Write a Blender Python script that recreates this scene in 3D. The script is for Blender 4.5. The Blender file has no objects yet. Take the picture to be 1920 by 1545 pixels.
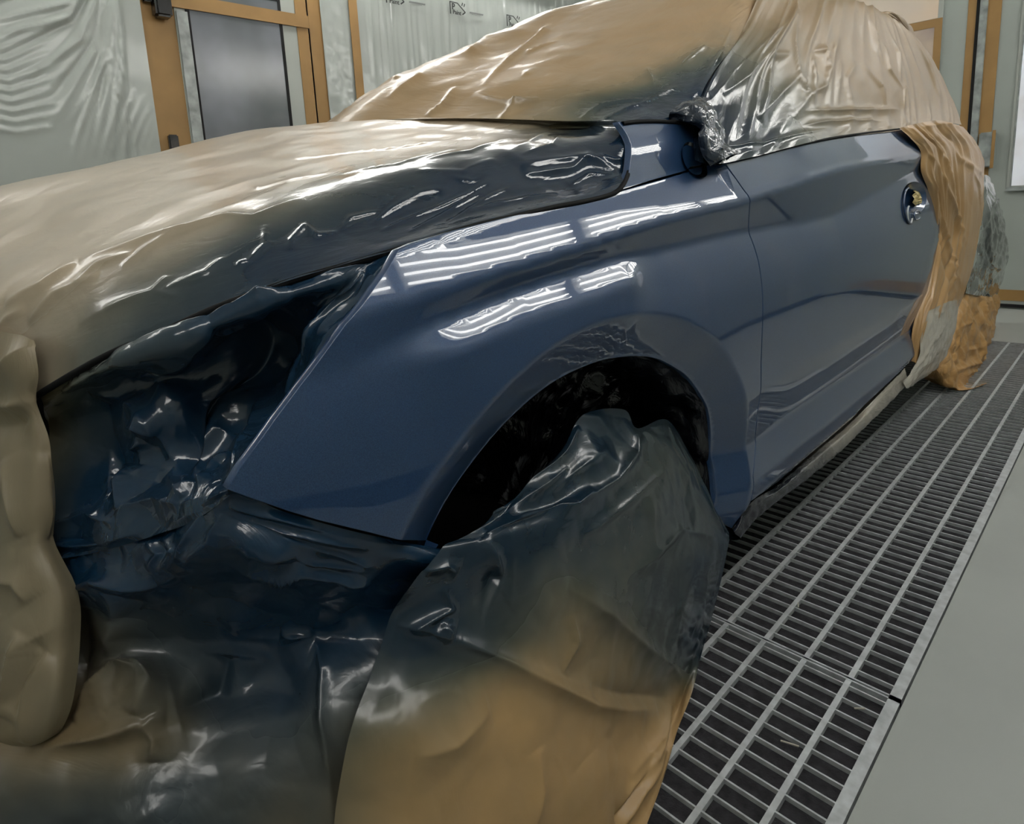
import bpy, bmesh, math, random
import numpy as np
from mathutils import Vector, Matrix
from mathutils.geometry import delaunay_2d_cdt

# world: x runs from the car's nose towards its tail, y away from the photographer's side of the booth, z up; metres
scene = bpy.context.scene
COL = scene.collection

# ------------------------------------------------------------------ camera, light, exposure
cam_data = bpy.data.cameras.new('camera')
cam = bpy.data.objects.new('camera', cam_data)
COL.objects.link(cam)
cam_data.sensor_fit = 'HORIZONTAL'
cam_data.sensor_width = 36.0
cam_data.lens = 21.8825
cam_data.shift_x = 0.02951            # the photograph is an off-centre crop of a wide phone picture
cam_data.shift_y = -0.0972
cam_data.clip_start = 0.02
cam.matrix_world = Matrix(((0.725283, 0.159451, -0.669731, 0), (-0.686123, 0.087487, -0.722205, 0),
                           (-0.056563, 0.983322, 0.172856, 1.0), (0, 0, 0, 1)))
scene.camera = cam
world = bpy.data.worlds.new('world')
scene.world = world
world.use_nodes = True
world.node_tree.nodes['Background'].inputs[0].default_value = (0.75, 0.85, 1.0, 1)
world.node_tree.nodes['Background'].inputs[1].default_value = 0.15
scene.view_settings.view_transform = 'Standard'
scene.view_settings.look = 'None'
scene.view_settings.gamma = 1.0
scene.view_settings.use_curve_mapping = False
scene.view_settings.exposure = 0.0
TUBE_POWER = 14.0                     # emission of the booth's fluorescent tubes
scene.cycles.max_bounces = 10
scene.cycles.diffuse_bounces = 5
scene.cycles.glossy_bounces = 5
scene.cycles.sample_clamp_indirect = 6.0

# ------------------------------------------------------------------ materials
def lin(r, g, b):
    f = lambda c: c / 12.92 if c <= .04045 else ((c + .055) / 1.055) ** 2.4
    return (f(r / 255), f(g / 255), f(b / 255), 1)
def new_mat(name):
    m = bpy.data.materials.new(name); m.use_nodes = True
    nt = m.node_tree
    return m, nt, nt.nodes['Principled BSDF']
def node(nt, kind, **kw):
    n = nt.nodes.new(kind)
    for k, v in kw.items():
        if hasattr(n, k): setattr(n, k, v)
        else: n.inputs[k].default_value = v
    return n
def plain(name, col, rough=.6, metal=0, spec=.5, var=.06, scale=6, bump=0, bscale=80, coat=0):
    m, nt, b = new_mat(name)
    tc = node(nt, 'ShaderNodeTexCoord')
    nz = node(nt, 'ShaderNodeTexNoise', Scale=scale, Detail=4.0)
    nt.links.new(tc.outputs['Object'], nz.inputs['Vector'])
    rp = node(nt, 'ShaderNodeValToRGB')
    c = col
    rp.color_ramp.elements[0].color = tuple(max(0, x * (1 - var * 2)) for x in c[:3]) + (1,)
    rp.color_ramp.elements[1].color = tuple(min(1, x * (1 + var * 2)) for x in c[:3]) + (1,)
    rp.color_ramp.elements[0].position = .3; rp.color_ramp.elements[1].position = .7
    nt.links.new(nz.outputs['Fac'], rp.inputs['Fac'])
    nt.links.new(rp.outputs['Color'], b.inputs['Base Color'])
    b.inputs['Roughness'].default_value = rough
    b.inputs['Metallic'].default_value = metal
    b.inputs['Specular IOR Level'].default_value = spec
    b.inputs['Coat Weight'].default_value = coat
    b.inputs['Coat Roughness'].default_value = .05
    if bump:
        n2 = node(nt, 'ShaderNodeTexNoise', Scale=bscale, Detail=5.0)
        nt.links.new(tc.outputs['Object'], n2.inputs['Vector'])
        bp = node(nt, 'ShaderNodeBump', Strength=bump, Distance=.004)
        nt.links.new(n2.outputs['Fac'], bp.inputs['Height'])
        nt.links.new(bp.outputs['Normal'], b.inputs['Normal'])
    return m
def emit(name, col, strength):
    m, nt, b = new_mat(name)
    b.inputs['Base Color'].default_value = col
    b.inputs['Emission Color'].default_value = col
    b.inputs['Emission Strength'].default_value = strength
    return m
def car_paint(name):
    m, nt, b = new_mat(name)
    tc = node(nt, 'ShaderNodeTexCoord')
    nz = node(nt, 'ShaderNodeTexNoise', Scale=900.0, Detail=2.0)
    nt.links.new(tc.outputs['Object'], nz.inputs['Vector'])
    rp = node(nt, 'ShaderNodeValToRGB')
    rp.color_ramp.elements[0].color = (.007, .031, .092, 1); rp.color_ramp.elements[0].position = .35
    rp.color_ramp.elements[1].color = (.017, .058, .144, 1); rp.color_ramp.elements[1].position = .7
    nt.links.new(nz.outputs['Fac'], rp.inputs['Fac'])
    nt.links.new(rp.outputs['Color'], b.inputs['Base Color'])
    b.inputs['Metallic'].default_value = .25
    b.inputs['Roughness'].default_value = .45
    b.inputs['Coat Weight'].default_value = 1.0
    b.inputs['Coat Roughness'].default_value = .015
    b.inputs['Coat IOR'].default_value = 1.56
    return m
def sheet(name, tan, mid, dark, rough=(.5, .12), crinkle=.35, cscale=30, stretch=(1, 1), coat=0.0, streak=0.0, sscale=8, lo=.0, hi=1.0):
    """masking paper / film; the vertex attribute 'spray' says how much blue overspray has landed on it; on the tail lamp film it paints a dark reflection"""
    m, nt, b = new_mat(name)
    tc = node(nt, 'ShaderNodeTexCoord')
    at = node(nt, 'ShaderNodeAttribute'); at.attribute_name = 'spray_reflect'
    nz = node(nt, 'ShaderNodeTexNoise', Scale=9.0, Detail=3.0)
    nt.links.new(tc.outputs['Object'], nz.inputs['Vector'])
    ma = node(nt, 'ShaderNodeMath', operation='MULTIPLY_ADD')
    nt.links.new(nz.outputs['Fac'], ma.inputs[0]); ma.inputs[1].default_value = .36
    nt.links.new(at.outputs['Fac'], ma.inputs[2])
    sb = node(nt, 'ShaderNodeMath', operation='SUBTRACT'); sb.inputs[1].default_value = .18
    nt.links.new(ma.outputs[0], sb.inputs[0])
    rp = node(nt, 'ShaderNodeValToRGB')
    rp.color_ramp.interpolation = 'B_SPLINE'
    e = rp.color_ramp.elements
    e[0].color = tan; e[0].position = .0
    e[1].color = dark; e[1].position = .92
    x = e.new(.48); x.color = mid
    nt.links.new(sb.outputs[0], rp.inputs['Fac'])
    nt.links.new(rp.outputs['Color'], b.inputs['Base Color'])
    mr = node(nt, 'ShaderNodeMapRange')
    nt.links.new(sb.outputs[0], mr.inputs['Value'])
    mr.inputs['From Min'].default_value = lo; mr.inputs['From Max'].default_value = hi
    mr.inputs['To Min'].default_value = rough[0]; mr.inputs['To Max'].default_value = rough[1]
    nt.links.new(mr.outputs[0], b.inputs['Roughness'])
    b.inputs['Coat Weight'].default_value = coat
    b.inputs['Coat Roughness'].default_value = .06
    # crinkles: voronoi facets with soft noise, stretched along the sheet
    uv = node(nt, 'ShaderNodeUVMap')
    mp = node(nt, 'ShaderNodeMapping'); mp.inputs['Scale'].default_value = (stretch[0], stretch[1], 1)
    nt.links.new(uv.outputs['UV'], mp.inputs['Vector'])
    wn = node(nt, 'ShaderNodeTexNoise', Scale=cscale * .35, Detail=2.0)
    nt.links.new(mp.outputs['Vector'], wn.inputs['Vector'])
    mx = node(nt, 'ShaderNodeMix', data_type='VECTOR'); mx.inputs['Factor'].default_value = .12
    nt.links.new(mp.outputs['Vector'], mx.inputs['A']); nt.links.new(wn.outputs['Color'], mx.inputs['B'])
    vo = node(nt, 'ShaderNodeTexVoronoi', Scale=cscale); vo.feature = 'F1'
    nt.links.new(mx.outputs['Result'], vo.inputs['Vector'])
    n3 = node(nt, 'ShaderNodeTexNoise', Scale=cscale * 1.1, Detail=4.0, Distortion=1.2)
    nt.links.new(mp.outputs['Vector'], n3.inputs['Vector'])
    ad = node(nt, 'ShaderNodeMath', operation='MULTIPLY_ADD'); ad.inputs[1].default_value = .5
    nt.links.new(vo.outputs['Distance'], ad.inputs[0]); nt.links.new(n3.outputs['Fac'], ad.inputs[2])
    last = ad
    if streak:
        mp2 = node(nt, 'ShaderNodeMapping'); mp2.inputs['Scale'].default_value = (sscale * 6, sscale * .5, 1)
        nt.links.new(uv.outputs['UV'], mp2.inputs['Vector'])
        n4 = node(nt, 'ShaderNodeTexNoise', Scale=1.0, Detail=3.0, Distortion=.6)
        nt.links.new(mp2.outputs['Vector'], n4.inputs['Vector'])
        a2 = node(nt, 'ShaderNodeMath', operation='MULTIPLY_ADD'); a2.inputs[1].default_value = streak
        nt.links.new(n4.outputs['Fac'], a2.inputs[0]); nt.links.new(ad.outputs[0], a2.inputs[2])
        last = a2
    bp = node(nt, 'ShaderNodeBump', Strength=crinkle, Distance=.012)
    nt.links.new(last.outputs[0], bp.inputs['Height'])
    nt.links.new(bp.outputs['Normal'], b.inputs['Normal'])
    if coat: nt.links.new(bp.outputs['Normal'], b.inputs['Coat Normal'])
    return m

TAN, OLIVE, NAVY = lin(178, 146, 100), lin(88, 92, 78), lin(18, 40, 62)
M = {}
M['paint'] = car_paint('blue car paint')
M['dark'] = plain('dark underbody', lin(14, 14, 17), .7)
M['black'] = plain('glossy black plastic', lin(14, 14, 16), .2, coat=.5)
M['seal'] = plain('black rubber seal', lin(9, 9, 11), .7, spec=.2)
M['hood'] = sheet('thin film over kraft paper', lin(184, 166, 142), lin(70, 78, 72), lin(16, 36, 56), (.30, .10), .07, 14, (1, 1), .3, .3, 4)
M["wind"] = sheet("brown masking paper", lin(178, 148, 112), lin(80, 88, 72), lin(16, 38, 60), (.34, .12), .22, 7, (1, 1), .2, .25, 3)
M['side'] = sheet('tan masking film', lin(152, 126, 94), lin(98, 100, 84), lin(28, 42, 58), (.44, .13), .10, 9, (1, 1), .1, .3, 4)
M['drape'] = sheet('tan film drape', lin(176, 140, 94), lin(150, 120, 80), lin(110, 95, 70), (.36, .3), .12, 10, (1, 1), .2, .6, 4)
M['head'] = sheet('crumpled film, blue overspray', TAN, OLIVE, lin(24, 46, 66), (.34, .16), .30, 9, (1, 1), .2)
M['bump'] = sheet('bumper masking paper', lin(150, 126, 90), lin(62, 66, 58), lin(16, 42, 64), (.45, .20), .22, 8, (1, 1), .15)
M['nose'] = sheet('greyish kraft paper', lin(134, 119, 94), lin(96, 98, 84), lin(30, 40, 44), (.42, .3), .10, 7)
M['wheelc'] = sheet('kraft wheel cover', lin(170, 136, 90), lin(84, 86, 70), lin(20, 38, 52), (.45, .2), .12, 8, (1, 1), .1)
M['rwheel'] = sheet('crumpled kraft bag', lin(186, 144, 88), lin(150, 115, 70), lin(80, 70, 50), (.4, .3), .5, 10, (1, 1), .1)
M['mirror'] = sheet('shiny crinkled film', lin(90, 96, 104), lin(60, 68, 78), lin(46, 54, 66), (.14, .08), .40, 20, (1, 1), .6)
M['clear'] = sheet('glossy grey film', lin(128, 134, 128), lin(70, 76, 76), lin(12, 13, 17), (.10, .06), .22, 8, (1, 1), .8)  # near-black ramp end colours in the dark reflection on the tail lamp film
M['milky'] = sheet('milky film', lin(196, 190, 178), lin(150, 140, 120), lin(90, 90, 80), (.25, .2), .3, 10, (1, 1), .3)
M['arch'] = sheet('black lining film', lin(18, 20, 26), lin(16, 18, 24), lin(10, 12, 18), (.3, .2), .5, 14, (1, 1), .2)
M['sill'] = sheet('sill masking tape film', lin(168, 162, 148), lin(70, 74, 78), lin(22, 26, 36), (.3, .2), .3, 14, (1, 1), .2)
M['wallfilm'] = sheet('hanging clear plastic', lin(170, 176, 171), lin(160, 165, 160), lin(120, 120, 120), (.26, .2), .10, 5, (1, 1), .25)
M['wall'] = plain('light grey booth panel', lin(162, 169, 163), .45, var=.03, scale=2)
M['wallwhite'] = plain('white booth door panel', lin(172, 177, 171), .4, var=.03, scale=2)
M['ceil'] = plain('white filter ceiling', lin(205, 207, 204), .9, var=.03, scale=30)
M['floor'] = plain('grey painted concrete', lin(160, 164, 160), .5, var=.025, scale=3, bump=.05, bscale=60)
M['grate'] = plain('galvanised steel grate', lin(186, 190, 192), .42, metal=.35, var=.10, scale=40)
M['pit'] = plain('dark fibre filter mat', lin(44, 43, 47), .95, var=.25, scale=60, bump=.6, bscale=220)
M['tape'] = plain('brown masking paper tape', lin(158, 122, 72), .5, var=.05, scale=5, bump=.1, bscale=20)
M['postfilm'] = plain('film wrapped metal', lin(150, 156, 154), .25, var=.16, scale=14, bump=.35, bscale=30)
M['gap'] = plain('black gap', lin(8, 8, 9), .8)
M['tube'] = emit('fluorescent tube', (1.0, .985, .95, 1), TUBE_POWER)
M['housing'] = plain('white lamp housing', lin(215, 216, 214), .35)
M['ink'] = plain('black print', lin(38, 40, 40), .5)
M['ink2'] = plain('faded grey print', lin(112, 116, 114), .5)
TANPLUG = plain('crumpled tan paper plug', lin(196, 178, 128), .6)
M['scrap'] = plain('pale straw scrap', lin(176, 172, 160), .5)

def glass_mat(name, c0, c1, rough, strength=0.0):
    m, nt, b = new_mat(name)
    tc = node(nt, 'ShaderNodeTexCoord')
    nz = node(nt, 'ShaderNodeTexNoise', Scale=2.2, Detail=3.0)
    nt.links.new(tc.outputs['Object'], nz.inputs['Vector'])
    rp = node(nt, 'ShaderNodeValToRGB')
    rp.color_ramp.elements[0].color = c0; rp.color_ramp.elements[0].position = .35
    rp.color_ramp.elements[1].color = c1; rp.color_ramp.elements[1].position = .65
    nt.links.new(nz.outputs['Fac'], rp.inputs['Fac'])
    nt.links.new(rp.outputs['Color'], b.inputs['Base Color'])
    b.inputs['Roughness'].default_value = rough
    if strength:
        nt.links.new(rp.outputs['Color'], b.inputs['Emission Color'])
        b.inputs['Emission Strength'].default_value = strength
    return m
M['darkglass'] = glass_mat('dark window under film', lin(92, 98, 100), lin(126, 130, 138), .16)
M['pinkpaper'] = glass_mat('backlit cream paper', lin(214, 190, 164), lin(206, 192, 176), .5, .12)
M['pinkglass'] = glass_mat('dusky pink pane', lin(128, 112, 118), lin(188, 170, 152), .25, .06)
M['brightglass'] = glass_mat('frosted bright pane', lin(222, 228, 236), lin(200, 196, 196), .3, .35)

# ------------------------------------------------------------------ building helpers
def tag(o, label, cat, group=None, kind=None):
    o['label'] = label; o['category'] = cat
    if group: o['group'] = group
    if kind: o['kind'] = kind
    return o
def empty(name, loc, label, cat, group=None):
    o = bpy.data.objects.new(name, None); COL.objects.link(o); o.location = loc
    o.empty_display_size = .1
    return tag(o, label, cat, group)
def link(name, me, mat, parent=None, smooth=True, loc=(0, 0, 0)):
    o = bpy.data.objects.new(name, me); COL.objects.link(o)
    if mat: me.materials.append(mat)
    o.location = loc
    if parent is not None:
        o.parent = parent
        o.location = Vector(loc) - parent.location
    for p in me.polygons: p.use_smooth = smooth
    return o
def struct(o):
    o['kind'] = 'structure'; return o
def boxes(bm, lst, bevel=0.0):
    for (x0, x1, y0, y1, z0, z1) in lst:
        v = [bm.verts.new(c) for c in ((x0, y0, z0), (x1, y0, z0), (x1, y1, z0), (x0, y1, z0), (x0, y0, z1), (x1, y0, z1), (x1, y1, z1), (x0, y1, z1))]
        for f in ((3, 2, 1, 0), (4, 5, 6, 7), (0, 1, 5, 4), (1, 2, 6, 5), (2, 3, 7, 6), (3, 0, 4, 7)):
            bm.faces.new([v[i] for i in f])
    if bevel:
        bmesh.ops.bevel(bm, geom=bm.edges[:], offset=bevel, segments=2, affect='EDGES', clamp_overlap=True)
def box_obj(name, lst, mat, parent=None, bevel=0.0):
    bm = bmesh.new(); boxes(bm, lst, bevel)
    me = bpy.data.meshes.new(name); bm.to_mesh(me); bm.free()
    return link(name, me, mat, parent, smooth=False)
def mesh_np(name, V, F, mat, parent=None, smooth=True):
    me = bpy.data.meshes.new(name)
    me.from_pydata([tuple(map(float, v)) for v in V], [], [tuple(map(int, f)) for f in F])
    me.update()
    return link(name, me, mat, parent, smooth)

# ------------------------------------------------------------------ body surface and traced shapes (metres)
# ---- near side of the car body: depth y of the sheet metal over (x, z), metres ----
def lerp_tab(tab, x):
    return np.interp(x, [a for a, b in tab], [b for a, b in tab])
EDGE = [(-.2, .86), (.1, .885), (.182, .903), (.274, .926), (.446, .951), (.65, .98), (.88, 1.002), (1.14, 1.034), (1.257, 1.049), (1.44, 1.07), (1.88, 1.12), (2.6, 1.172), (3, 1.19), (4.2, 1.2)]
CREST = [(-.2, .84), (.1, .85), (.376, .888), (.63, .911), (1.0, .951), (1.3, .972), (1.9, 1.035), (2.67, 1.079), (3.0, 1.09), (4.2, 1.1)]
VALLEY = [(-.2, .80), (.1, .80), (.372, .838), (.465, .859), (.627, .879), (.872, .898), (1.316, .909), (1.634, .906), (1.918, .914), (2.158, .947), (2.687, 1.018), (3, 1.04), (4.2, 1.05)]
BANDT = [(-.2, .87), (.1, .90), (.376, .932), (.5, .945), (.653, .954), (.889, .972), (1.02, .974), (1.3, .984), (1.9, 1.045), (2.67, 1.088), (4.2, 1.11)]
def sstep(a, b, x):
    t = np.clip((x - a) / (b - a), 0, 1)
    return t * t * (3 - 2 * t)
def seg_dist(px, pz, poly):
    best = np.full(px.shape, 1e9)
    for (ax, az), (bx, bz) in zip(poly[:-1], poly[1:]):
        dx, dz = bx - ax, bz - az
        t = np.clip(((px - ax) * dx + (pz - az) * dz) / (dx * dx + dz * dz), 0, 1)
        best = np.minimum(best, np.hypot(px - ax - t * dx, pz - az - t * dz))
    return best
ARCH = [(.40, .47), (.434, .563), (.48, .62), (.537, .66), (.585, .687), (.637, .708), (.69, .723), (.745, .731), (.837, .733), (.941, .716), (1.0, .698), (1.052, .672), (1.11, .64), (1.157, .597), (1.2, .55), (1.231, .497), (1.25, .44), (1.255, .382), (1.245, .33), (1.224, .26)]
def chaikin(p, n=3):
    for _ in range(n):
        q = [p[0]]
        for (ax, az), (bx, bz) in zip(p[:-1], p[1:]):
            q += [(ax * .75 + bx * .25, az * .75 + bz * .25), (ax * .25 + bx * .75, az * .25 + bz * .75)]
        p = q + [p[-1]]
    return p
ARCH_K = chaikin(ARCH, 2)
def raw_side(x, z):
    ze, zc, zv = lerp_tab(EDGE, x), lerp_tab(CREST, x), lerp_tab(VALLEY, x)
    k = sstep(.34, .62, x)                      # creases fade out towards the headlight
    kb = sstep(.30, .5, x) * (1 - sstep(.86, 1.02, x))
    ks = sstep(.1, .5, x)
    y_crest = .010
    def arc(t, h, e0, spread):
        """sideways run-in of a facet of height h: nearly flat, its tilt e0 opening by spread degrees over t = 0..1"""
        a0, a1 = np.tan(np.radians(e0 - spread / 2)), np.tan(np.radians(e0 + spread / 2))
        return h * (a0 * t + .5 * (a1 - a0) * t * t)
    h_b = np.maximum(lerp_tab(BANDT, x) - zc, .008)
    e0 = np.interp(x, [.2, .4, .65, .9, 1.1, 1.3, 1.6, 2.2, 2.8], [33.5, 32.7, 32.1, 31.1, 30.5, 30.0, 28.5, 24, 20])
    y_val = y_crest + (.022 * k * (1 - .45 * sstep(1.9, 2.7, x)))
    h_l = .036 * kb + .004
    zb = zv - h_l
    drop = arc(1.0, h_l, 35.5, 4.0) * kb
    y_bul = np.where(kb > 0, y_val - drop, y_val)
    pts = [(.10, .050), (.24, .022), (.285, .004), (.33, .000), (.42, .018), (.55, -.001), (.70, -.004)]
    low = np.interp(z, [p[0] for p in pts], [p[1] for p in pts])
    def ramp(z0, z1, y0, y1):
        return y0 + (y1 - y0) * np.clip((z - z0) / (z1 - z0), 0, 1)
    s_ = np.clip((zb - z) / np.maximum(zb - .70, .02), 0, 1)
    y = np.where(z < .70, low, -.004 + (y_bul + .004) * (1 - s_) ** 2.2)
    y = np.where(z > zb, y_val - arc(np.clip((zv - z) / h_l, 0, 1), h_l, 35.5, -4.0) * kb, y)
    y = np.where(z > zv, ramp(zv, zc, y_val, y_crest), y)
    t = np.clip((z - zc) / h_b, 0, None)
    y = np.where(z > zc, y_crest + arc(np.minimum(t, 1.25), h_b, e0, 3.6), y)
    zt = zc + 1.25 * h_b
    y_t = y_crest + arc(1.25, h_b, e0, 3.6)
    up = np.where(x > 1.28, .36, .75)
    y = np.where(z > zt, y_t + up * (z - zt), y)
    y_e = y_t + up * np.maximum(ze - zt, 0)
    y = np.where((z > ze) & (z > zt), y_e + .30 * (z - ze) + 1.2 * np.clip(z - ze - .05, 0, 1) ** 1.5, y)
    return y
def side(x, z):
    x = np.asarray(x, float); z = np.asarray(z, float)
    acc = 0
    for dz, w in ((-.009, .12), (-.006, .16), (-.003, .22), (.003, .22), (.006, .16), (.009, .12)):
        acc = acc + w * raw_side(x, z + dz)
    plan = .573 + .115 * np.clip((.52 - x) / .52, 0, 1.6) ** 2 + .010 * np.clip((x - 1.9) / 1.5, 0, 2) ** 2
    d = seg_dist(x, z, ARCH_K)
    r = .078 - d
    flare = .58 * np.where(r > .006, r, np.where(r > -.006, (r + .006) ** 2 / .024, 0))
    bulge = -.010 * np.exp(-(d / .16) ** 2)
    return plan + acc + bulge + flare * np.where(z < .95, 1, 0)

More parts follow.
